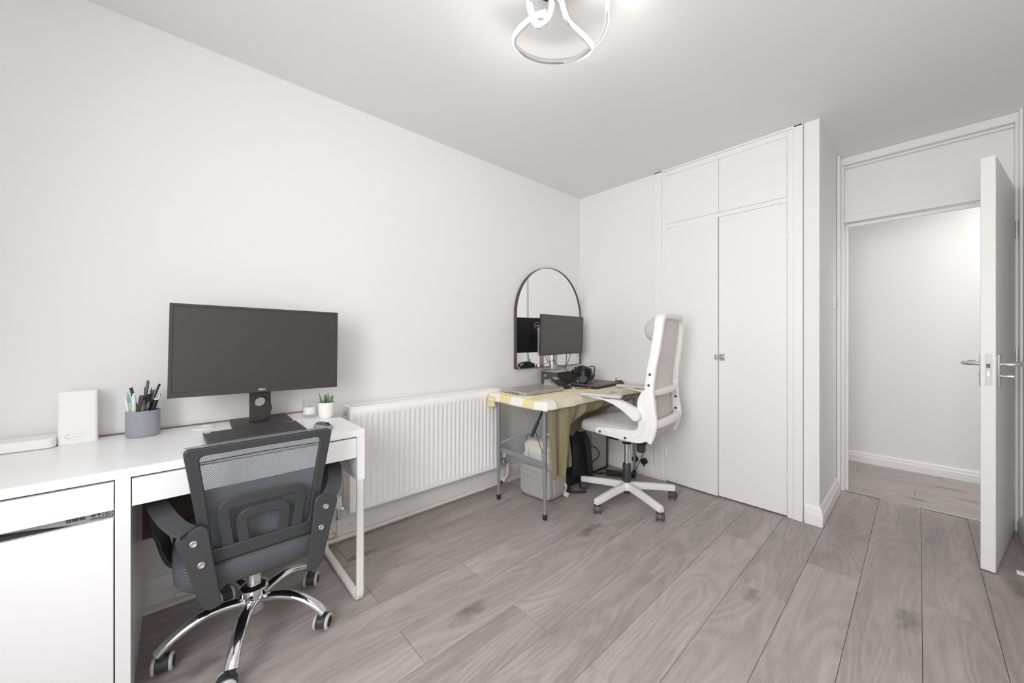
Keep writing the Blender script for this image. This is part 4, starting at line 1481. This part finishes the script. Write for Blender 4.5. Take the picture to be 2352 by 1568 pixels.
bl = thing('dark_laptop', 'closed black laptop lying on the cloth by the headphones', 'laptop', (-1.775, 2.53, CZ), R(4))
M().prism(rpoly([(-.125, -.175), (.125, -.175), (.125, .185), (-.125, .185)], .01), 'z', .003, .016).build('laptop_base', BLKD, bl, bevel=.002)
M().prism(rpoly([(-.126, -.176), (.126, -.176), (.126, .186), (-.126, .186)], .01), 'z', .0165, .0245).build('laptop_lid', mat('laptop_black_reflecting', rgb(100, 96, 94), .45), bl, bevel=.0015)  # black lid coloured lighter, its reflection painted into the base colour
M().box(.05, .075, -.192, -.1755, .004, .013).build('usb_plug', RED, bl, bevel=.002, label='bright red plug')
m2 = thing('computer_mouse', 'black computer mouse on the cloth at the wardrobe end of the table', 'mouse', (-1.70, 2.765, CZ), R(80))
mouse(m2, .052, .030, .030, BLKD, BLKP)


def cable(label, pts, r=.0025, m=CORD, n=6):
    return tag(M().tube(spline(pts, n), r, 7).build('cable', m), label, 'cable')


cable('black cable trailing from the small monitor over the box to the headphones', [(-2.02, 2.30, 1.02), (-2.03, 2.31, .94), (-1.99, 2.33, .905), (-1.955, 2.36, .89), (-1.90, 2.36, .845), (-1.85, 2.37, .83), (-1.82, 2.42, .84)])
cable('black cable dropping behind the small monitor to its base', [(-2.03, 2.48, 1.02), (-2.06, 2.51, .94), (-2.08, 2.53, .885), (-2.10, 2.52, .874)], .0028)
cable('second thin cable slanting behind the small monitor stand', [(-2.03, 2.54, 1.02), (-2.06, 2.54, .94), (-2.09, 2.53, .88)], .0026)
cable('thin black cable bowed beside the mirror towards the monitor stand', [(-2.08, 2.26, .868), (-2.09, 2.24, .90), (-2.07, 2.27, .93), (-2.03, 2.32, .95), (-2.02, 2.33, .93)], .002)
cable('thin black cord hanging in a loop with a red plug', [(-1.83, 2.36, .845), (-1.80, 2.30, .80), (-1.77, 2.27, CZ + .004), (-1.73, 2.28, CZ + .003), (-1.70, 2.30, CZ + .004), (-1.68, 2.325, CZ + .009)], .002)
cable('black mouse cable curving along the back of the table', [(-1.82, 2.56, CZ + .05), (-1.80, 2.66, CZ + .004), (-1.74, 2.70, CZ + .003), (-1.72, 2.72, CZ + .004), (-1.70, 2.735, CZ + .014)], .0022)
cable('thin wire peaking above the black laptop', [(-1.60, 2.56, CZ + .027), (-1.605, 2.562, CZ + .07), (-1.62, 2.60, CZ + .066), (-1.64, 2.68, CZ + .004), (-1.67, 2.74, CZ + .003)], .0014)

# ------------------------------------------------------------------ under the table: bags, box, sockets
bp_ = thing('grey_backpack', 'grey beige backpack with a pale flap standing under the folding table', 'backpack', (-1.815, 1.995, 0), R(6))
def bagbody(x0, x1, y0, y1, z0, z1, e=.45, nu=44, nv=22, taper=.0, wob=.006):
    m = M()
    f = lambda x, q: math.copysign(abs(x) ** q, x)
    cx_, cy_, cz_ = (x0 + x1) / 2, (y0 + y1) / 2, (z0 + z1) / 2
    vs = []
    for i in range(nv + 1):
        a = -PI / 2 + PI * i / nv
        for k in range(nu):
            t = 2 * PI * k / nu
            zz = f(math.sin(a), e)
            rr = f(math.cos(a), e) * (1 - taper * (zz + 1) / 2)
            x = (x1 - x0) / 2 * rr * f(math.cos(t), e)
            y = (y1 - y0) / 2 * rr * f(math.sin(t), e)
            wv = wob * math.sin(zz * 7 + t * 3) * abs(math.cos(a))
            vs.append((cx_ + x + wv * math.cos(t), cy_ + y + wv * math.sin(t), cz_ + (z1 - z0) / 2 * zz))
    fs = [(i * nu + k, i * nu + (k + 1) % nu, (i + 1) * nu + (k + 1) % nu, (i + 1) * nu + k) for i in range(nv) for k in range(nu)]
    return m.add(vs, fs)
bagbody(-.18, .115, -.085, .10, 0, .37, .24, taper=.10).build('bag_body', BAGG, bp_, smooth=70)
bagbody(-.172, .10, -.115, -.04, .006, .225, .28, wob=.004).build('front_pocket', BAGG, bp_, smooth=70)
bagbody(-.168, .09, -.108, .090, .235, .405, .40, taper=.18, wob=.008).build('top_flap', BAGL, bp_, smooth=70, label='pale cream flap')
for x in (-.10, .02):
    M().band(spline([(x, -.092, .355), (x, -.112, .33), (x + .01, -.112, .29), (x + .012, -.116, .255)], 4), .022, .004, (0, -1, 0)).build('flap_strap', BAGL, bp_)
M().band([(-.148, -.119, .145), (.083, -.119, .145)], .006, .004, (0, -1, 0)).build('zip', BAGG, bp_)
M().tube(spline([(-.04, .0, .395), (-.03, .0, .432), (.0, .0, .440), (.03, .0, .430), (.035, .0, .393)], 5), .007, 8).build('grab_loop', BAGL, bp_)
M().band(spline([(-.155, .02, .16), (-.185, .0, .10), (-.185, -.01, .05), (-.165, .0, .02)], 4), .025, .005, (-1, 0, 0)).build('side_strap', BAGL, bp_)
M().band(spline([(.09, .05, .12), (.125, .06, .075), (.115, .05, .03), (.135, .075, .01), (.10, .06, .008)], 4), .03, .005, (1, .2, 0)).build('side_strap', BAGL, bp_)
cable('thin black cable looping over the grey backpack', [(-1.97, 1.96, .33), (-1.985, 1.95, .38), (-1.965, 1.96, .415), (-1.93, 1.97, .405)], .0022)

bb = thing('black_backpack', 'black nylon backpack with loose straps leaning under the table', 'backpack', (-1.80, 2.335, 0), R(-14))
bagbody(-.11, .04, -.13, .13, 0, .40, .5, taper=.30, wob=.012).build('bag_body', BAGB, bb, smooth=70)
for y in (-.07, .065):
    M().band(spline([(.0, y * .7, .395), (.042, y * .9, .33), (.058, y, .22), (.06, y * 1.15, .11), (.045, y * 1.35, .02)], 6), .048, .008, (1, 0, 0)).build('shoulder_strap', STRAPB, bb)
M().band(spline([(.05, -.13, .10), (.09, -.165, .035), (.125, -.165, .006), (.16, -.11, .004), (.175, -.06, .004)], 6), .030, .003, lambda i, p: V(.6, -.5, .6)).build('loose_strap', STRAPB, bb)
M().tube(spline([(.02, .09, .29), (.045, .15, .26), (.05, .17, .20), (.02, .11, .14)], 6), .005, 8).build('strap_cord', STRAPB, bb)

pn = thing('speckled_panel_box', 'grey speckled cloth-fronted box with a black edge behind the black backpack', 'box', (-1.86, 2.70, 0), R(0))
M().box(-.105, .015, -.12, .098, .012, .44).build('cloth_front', PANELF, pn, bevel=.004)
M().box(-.108, .018, .10, .112, .011, .45).box(-.108, .022, -.124, .112, 0, .010).build('edge_frame', BLKD, pn, bevel=.002)

ps_ = thing('power_strip', 'black extension lead block on the floor under the table', 'power strip', (-1.665, 2.705, 0), R(33))
M().box(-.10, .13, -.028, .028, 0, .036).build('strip_body', BLKD, ps_, bevel=.006)
for k in range(3):
    M().prism(rpoly([(-.06 + k * .06, -.02), (-.015 + k * .06, -.02), (-.015 + k * .06, .02), (-.06 + k * .06, .02)], .006), 'z', .036, .0375).build('socket_face', BLKP, ps_)
cable('black cable coiled on the floor by the power strip', [(-1.76, 2.63, .006), (-1.82, 2.60, .008), (-1.84, 2.66, .012), (-1.78, 2.68, .03), (-1.75, 2.655, .02), (-1.80, 2.62, .005)], .004)
cable('black cable dropping from the table down to the power strip', [(-1.50, 2.855, .66), (-1.50, 2.855, .40), (-1.515, 2.84, .22), (-1.56, 2.79, .06), (-1.575, 2.765, .02)], .0032)
so = thing('double_socket', 'white double wall socket with black plugs low on the back wall', 'socket', (-1.555, YB, .135))
M().box(-.085, .085, -.010, 0, -.045, .045).build('faceplate', PLASTW, so, bevel=.003)
for lab, x in (('round black plug in the socket nearer the corner', -1.607), ('round black plug in the socket nearer the wardrobe', -1.525)):
    pgl = thing('mains_plug', lab, 'plug', (x, YB - .010, .118), 0, 'plugs in the wall socket')
    M().lathe([(.024, 0), (.026, -.012), (.024, -.030), (.018, -.036), (0, -.037)], (0, 0, 0), 'y', 20).build('plug_body', BLKD, pgl)
    M().cyl((0, -.018, -.018), (0, -.020, -.042), .007, .005, n=12).build('cord_grip', BLKD, pgl)
cable('pale flex hanging from the plugs to the floor', [(-1.607, YB - .03, .085), (-1.59, YB - .04, .04), (-1.56, YB - .05, .012), (-1.53, YB - .04, .03), (-1.525, YB - .03, .085)], .003, CORDW)

# ------------------------------------------------------------------ white office chair at the folding table
wc = thing('white_office_chair', 'white high-back office chair with grey seat at the folding table', 'chair', (-1.377, 2.34, 0), R(7))
# local axes: +x = behind the sitter, y = across, near side is -y
def postx(z):
    k = [(.46, .235), (.52, .262), (.60, .283), (.70, .268), (.80, .258), (.92, .268), (1.05, .290), (1.18, .306), (1.28, .308)]
    for (a, b), (c, d) in zip(k[:-1], k[1:]):
        if z <= c:
            t = max(0, (z - a) / (c - a))
            return b + (d - b) * t
    return .308
zs = [.49 + (1.262 - .49) * i / 26 for i in range(27)]
def postw(z):
    return .232 - .040 * max(0, (z - .75) / .5) ** 1.3
half = []
for z in zs:
    if z < 1.20:
        half.append((postx(z), postw(z), z))
hw_ = postw(1.20)
for q in range(1, 9):
    t = q / 8 * PI / 2
    half.append((postx(1.20) + .004 * q / 8, hw_ - .06 + .06 * math.cos(t), 1.20 + .056 * math.sin(t)))
rail_ = [(postx(1.25) + .012, hw_ * f, 1.258) for f in (.5, .25, 0)]
lh = half + rail_
loop_ = [V(x, -y, z) for x, y, z in lh] + [V(x, y, z) for x, y, z in reversed(lh[:-1])]
prf = []
for q in range(14):
    t = 2 * PI * q / 14
    prf.append((.029 * math.copysign(abs(math.cos(t)) ** .55, math.cos(t)), .0185 * math.copysign(abs(math.sin(t)) ** .55, math.sin(t))))
M().sweep(prf, loop_, up=(1, 0, 0)).build('back_frame', CHAIRW, wc, smooth=60)
for s in (-1, 1):
    for z in (.835, .90):
        M().lathe([(.008, 0), (.008, .003), (.004, .004), (.003, .001), (0, .001)], (postx(z), s * (postw(z) + .018), z), (0, s, 0), 14).build('bolt', DGREYM, wc)
def bar(z, bow, hgt, dep, hw, m, name='back_rail'):
    pts = [V(postx(z) + bow * (1 - (t * t)), t * hw, z) for t in [i / 10 - 1 for i in range(21)]]
    pr = [(dep * math.copysign(abs(math.cos(t)) ** .5, math.cos(t)), hgt * math.copysign(abs(math.sin(t)) ** .5, math.sin(t))) for t in [2 * PI * k / 16 for k in range(16)]]
    M().sweep(pr, pts, up=(1, 0, 0)).build(name, m, wc, smooth=60)
bar(.785, .030, .020, .018, .235, CHAIRW)
bar(.595, .026, .024, .020, .236, CHAIRW)
# ribbed net
M().grid(lambda u, v: V(postx(.79 + .455 * v) - .012 + .030 * (1 - (2 * u - 1) ** 2), (2 * u - 1) * (postw(.79 + .455 * v) - .006), .79 + .455 * v), 20, 40).build('back_net', RIBNET, wc, solid=.003, smooth=60)
M().grid(lambda u, v: V(postx(.545 + .235 * v) - .035 + .030 * (1 - (2 * u - 1) ** 2), (2 * u - 1) * .222, .545 + .235 * v), 16, 12).build('lumbar_pad', PINKF, wc, solid=.02, smooth=60)
# lumbar brackets on the inner face of each post
for s in (-1, 1):
    M().prism(rpoly([(postx(.66) - .03, .56), (postx(.66) + .022, .60), (postx(.66) + .022, .74), (postx(.66) - .01, .775)], .03), 'y', s * .212, s * .222).build('lumbar_bracket', CHAIRW2, wc, bevel=.002)
    for z in (.635, .715):
        M().lathe([(.008, 0), (.008, .003), (0, .003)], (postx(.66) + .004, s * .211, z), (0, -s, 0), 14).build('bolt', RUB, wc)
    M().prism(rpoly([(postx(1.0) - .02, .835), (postx(1.0) + .0, .835), (postx(1.0) + .0, .925), (postx(1.0) - .02, .925)], .004), 'y', s * (postw(.9) - .03), s * (postw(.9) - .015)).build('net_clip', CHAIRW2, wc)
# headrest pad in front of the top
hp = []
m = M()
nu, nv = 16, 14
def headf(u, v):
    t = v * PI
    y = (u * 2 - 1) * .13
    k = max(.02, 1 - abs(u * 2 - 1) ** 4)
    return V(.262 - .098 * math.sin(t) * k ** .5, y, 1.172 - .085 * math.cos(t) * k ** .25)
M().grid(headf, nu, nv).grid(lambda u, v: V(.262, (u * 2 - 1) * .13, 1.172 - .085 * math.cos(v * PI) * max(.02, 1 - abs(u * 2 - 1) ** 4) ** .25), nu, nv).build('headrest', GREYF, wc, smooth=70)
# seat: waterfall cushion
seat_m = M()
prof_s = [(-.245, .475), (-.268, .50), (-.260, .528), (-.23, .545), (-.14, .556), (.02, .558), (.14, .556), (.22, .548), (.262, .528), (.27, .505), (.25, .48), (.15, .468), (0, .462), (-.12, .465)]
prof_s = [tuple(p) for p in spline([(a, b, 0) for a, b in prof_s], 3, True)]
prof_s = [(p[0], p[1]) for p in prof_s]
vs, fs = [], []
secs = 17
K = len(prof_s)
for i in range(secs):
    t = i / (secs - 1) * 2 - 1
    y = t * .219
    k = (1 - abs(t) ** 5) ** .5 if abs(t) < 1 else 0
    k = max(.0, k)
    for (x, z) in prof_s:
        cx_, cz_ = .0, .507
        bulge = 1 - .10 * t * t
        vs.append((cx_ + (x - cx_) * (.86 + .14 * k) * bulge, y, cz_ + (z - cz_) * (.55 + .45 * k) + (.012 * t * t if z > .52 else 0)))
for i in range(secs - 1):
    for j in range(K):
        fs.append((i * K + j, i * K + (j + 1) % K, (i + 1) * K + (j + 1) % K, (i + 1) * K + j))
fs += [tuple(range(K)), tuple((secs - 1) * K + j for j in range(K - 1, -1, -1))]
seat_m.add(vs, fs).build('seat_cushion', GREYF, wc, smooth=60)
def shellp(u, v):
    a = (u * 2 - 1)
    return V(.06 + .250 * math.sin(v * PI / 2) * (1 - .22 * a * a), a * .232, .468 + .119 * (v ** 2.4))
M().grid(shellp, 20, 12).build('seat_shell', PINKF, wc, solid=.012, smooth=70)
M().prism(rpoly([(-.12, -.09), (.16, -.09), (.16, .09), (-.12, .09)], .03), 'z', .432, .462).build('tilt_mechanism', BLKD, wc, bevel=.008)
# L brackets and flip-up arms
for s in (-1, 1):
    yo = s * .237
    Lp = [(-.085, .488), (-.10, .505), (-.085, .532), (.165, .545), (.196, .565), (.192, .66), (.190, .74), (.222, .80), (.255, .80), (.270, .66), (.276, .55), (.25, .490), (.19, .468), (.05, .478)]
    Lp = rpoly(Lp, [.02, .02, .02, .04, .04, .03, .03, .02, .02, .04, .06, .06, .05, .03], 5)
    M().prism(Lp, 'y', yo - .016, yo + .016).build('side_bracket', CHAIRW, wc, bevel=.008, seg=3)
    inner = [V(-.075, yo + s * .0165, .515), V(.12, yo + s * .0165, .500), V(.20, yo + s * .0165, .512), V(.232, yo + s * .0165, .56), V(.236, yo + s * .0165, .63)]
    M().tube(spline(inner, 6), .0022, 6).build('groove', CHAIRW2, wc)
    for p in ((-.06, .504), (.115, .492)):
        M().lathe([(.0085, 0), (.0085, .002), (.0045, .003), (.003, .0005), (0, .0005)], (p[0], yo + s * .0165, p[1]), (0, s, 0), 14).build('bolt', DGREYM, wc)
    yarm = s * .270
    Ap = [(-.17, .738), (.055, .735), (.10, .722), (.205, .690), (.228, .665), (.226, .635), (.205, .618), (.18, .618), (.165, .632), (.07, .690), (.0, .718), (-.10, .728), (-.175, .733)]
    Ap = [(.0, .730), (.06, .735), (.10, .728), (.195, .690), (.222, .662), (.222, .636), (.204, .617), (.180, .617), (.165, .632), (.11, .672), (.05, .703), (-.02, .722), (-.12, .732), (-.175, .735), (-.175, .741), (-.08, .742)]
    M().prism(rpoly(Ap, .014, 4), 'y', yarm - .022, yarm + .022).build('arm', CHAIRW, wc, bevel=.008, seg=3)
    M().cyl((.197, yarm - s * .03, .642), (.197, yarm + s * .021, .642), .026, n=24).build('arm_pivot', CHAIRW2, wc, bevel=.004)
    ap = rpoly([(-.185, -.030), (.075, -.036), (.10, -.02), (.10, .02), (.075, .036), (-.185, .03)], .02, 4)
    M().prism([(x, y) for x, y in ap], 'z', 0, .020).build('arm_pad', mat('pad_grey', rgb(206, 204, 204), .6), wc, bevel=.006, seg=3, tf=Matrix.Translation((0, yarm, .739)) @ Matrix.Rotation(R(-1.5), 4, 'Y'))
# column and base
M().lathe([(.017, .24), (.017, .44)], n=24).build('gas_piston', CHROME, wc)
M().lathe([(.030, .40), (.036, .415), (.036, .435)], n=24).build('piston_collar', BLKD, wc)
M().lathe([(.026, .06), (.028, .13), (.0285, .255), (.024, .262), (.018, .262)], n=28).build('column_sleeve', BLKP, wc)
M().lathe([(.018, .052), (.020, .075)], n=20).build('column_foot', BLKD, wc)
M().lathe([(.034, .078), (.044, .085), (.046, .118), (.040, .132), (.030, .134)], n=32).build('base_hub', CHAIRW, wc)
for k in range(5):
    a = R(-94 - 7 + 72 * k)
    d = V(math.cos(a), math.sin(a), 0)
    pts = [d * .03 + V(0, 0, .107), d * .17 + V(0, 0, .098), d * .325 + V(0, 0, .083), d * .338 + V(0, 0, .081)]
    sca = lambda t: 1.15 - .25 * t
    pr = rpoly([(.021, -.013), (.021, .013), (-.019, .020), (-.019, -.020)], .006, 3)
    M().sweep(pr, pts, up=(0, 0, 1), scale=sca).build('base_leg', CHAIRW, wc, smooth=50)
    hdg = R((122, 112, 95, 130, 150)[k] - 7)
    caster(wc, (d.x * .322, d.y * .322), hdg, .0275, 'grey')
# tension knob under the seat
kb = V(.075, .07, 0)
M().lathe([(.022, .432), (.022, .395), (.030, .392), (.029, .345), (.026, .338), (0, .338)], kb, n=24).build('tension_knob', BLKP, wc)

for ch in wc.children:
    if ch.name.split('.')[0] not in ('gas_piston', 'piston_collar', 'column_sleeve', 'column_foot', 'base_hub', 'base_leg', 'caster', 'tension_knob', 'tilt_mechanism'):
        ch.location = V(-.012, -.01, .018)

# ------------------------------------------------------------------ ceiling lamp
LC = V(-.953, 1.06, 0)
la = thing('ceiling_lamp', 'chrome ceiling lamp of looping lit ribbon strips', 'ceiling lamp', (LC.x, LC.y, H))
M().lathe([(.052, 0), (.052, -.026), (.048, -.032), (0, -.032)], (.03, -.027, 0), n=36).build('canopy', mat('canopy_steel', rgb(120, 112, 104), .25, 1.0), la, bevel=.002)
loops = {
 'A': [(-.915, 1.001, 2.331), (-.949, .977, 2.326), (-.989, .964, 2.315), (-1.039, .969, 2.316), (-1.075, .988, 2.314), (-1.108, 1.041, 2.332), (-1.11, 1.098, 2.333), (-1.09, 1.165, 2.335), (-1.055, 1.218, 2.339), (-1.013, 1.249, 2.337), (-.954, 1.269, 2.33), (-.909, 1.259, 2.321), (-.882, 1.23, 2.314), (-.873, 1.181, 2.31), (-.877, 1.131, 2.316), (-.886, 1.092, 2.332), (-.891, 1.071, 2.364), (-.897, 1.065, 2.400), (-.91, 1.062, 2.428), (-.935, 1.06, 2.440)],
 'B': [(-.950, 1.03, 2.442), (-.966, 1.0, 2.438), (-.972, .970, 2.415), (-.96, .958, 2.369), (-.947, .957, 2.325), (-.937, .962, 2.29), (-.928, .978, 2.281), (-.925, 1.005, 2.303), (-.924, 1.028, 2.344), (-.929, 1.045, 2.394), (-.940, 1.052, 2.436)],
 'C': [(-.93, 1.08, 2.442), (-.88, 1.11, 2.440), (-.82, 1.165, 2.430), (-.785, 1.185, 2.412), (-.793, 1.208, 2.379), (-.812, 1.23, 2.353), (-.843, 1.241, 2.332), (-.876, 1.239, 2.318), (-.917, 1.243, 2.315), (-.967, 1.244, 2.318), (-1.032, 1.244, 2.338)],
}
# brightness-carrying diffuser sits on the outer face of each aluminium strip
for nm, pts in loops.items():
    P = spline([V(*p) - V(LC.x, LC.y, H) for p in pts], 7)
    up = lambda i, p: V(p.x, p.y, -.32 * math.hypot(p.x, p.y)) if (p.x ** 2 + p.y ** 2) > .003 else V(.74, -.67, -.2)
    a, b = .0055, .0105
    M().sweep([(-a, -b), (-a, b), (a, b), (a, -b)], P, up=up).build('chrome_strip', mat('satin_chrome', rgb(238, 238, 238), .22, .85), la, bevel=.001)
    o = M()
    T_, N_ = o.frames(P, False, up)
    o.sweep([(-.001, -b * .80), (-.001, b * .80), (.0006, b * .80), (.0006, -b * .80)], [p + n * a for p, n in zip(P, N_)], up=lambda i, p: N_[i])
    o.build('led_diffuser', LEDM, la)
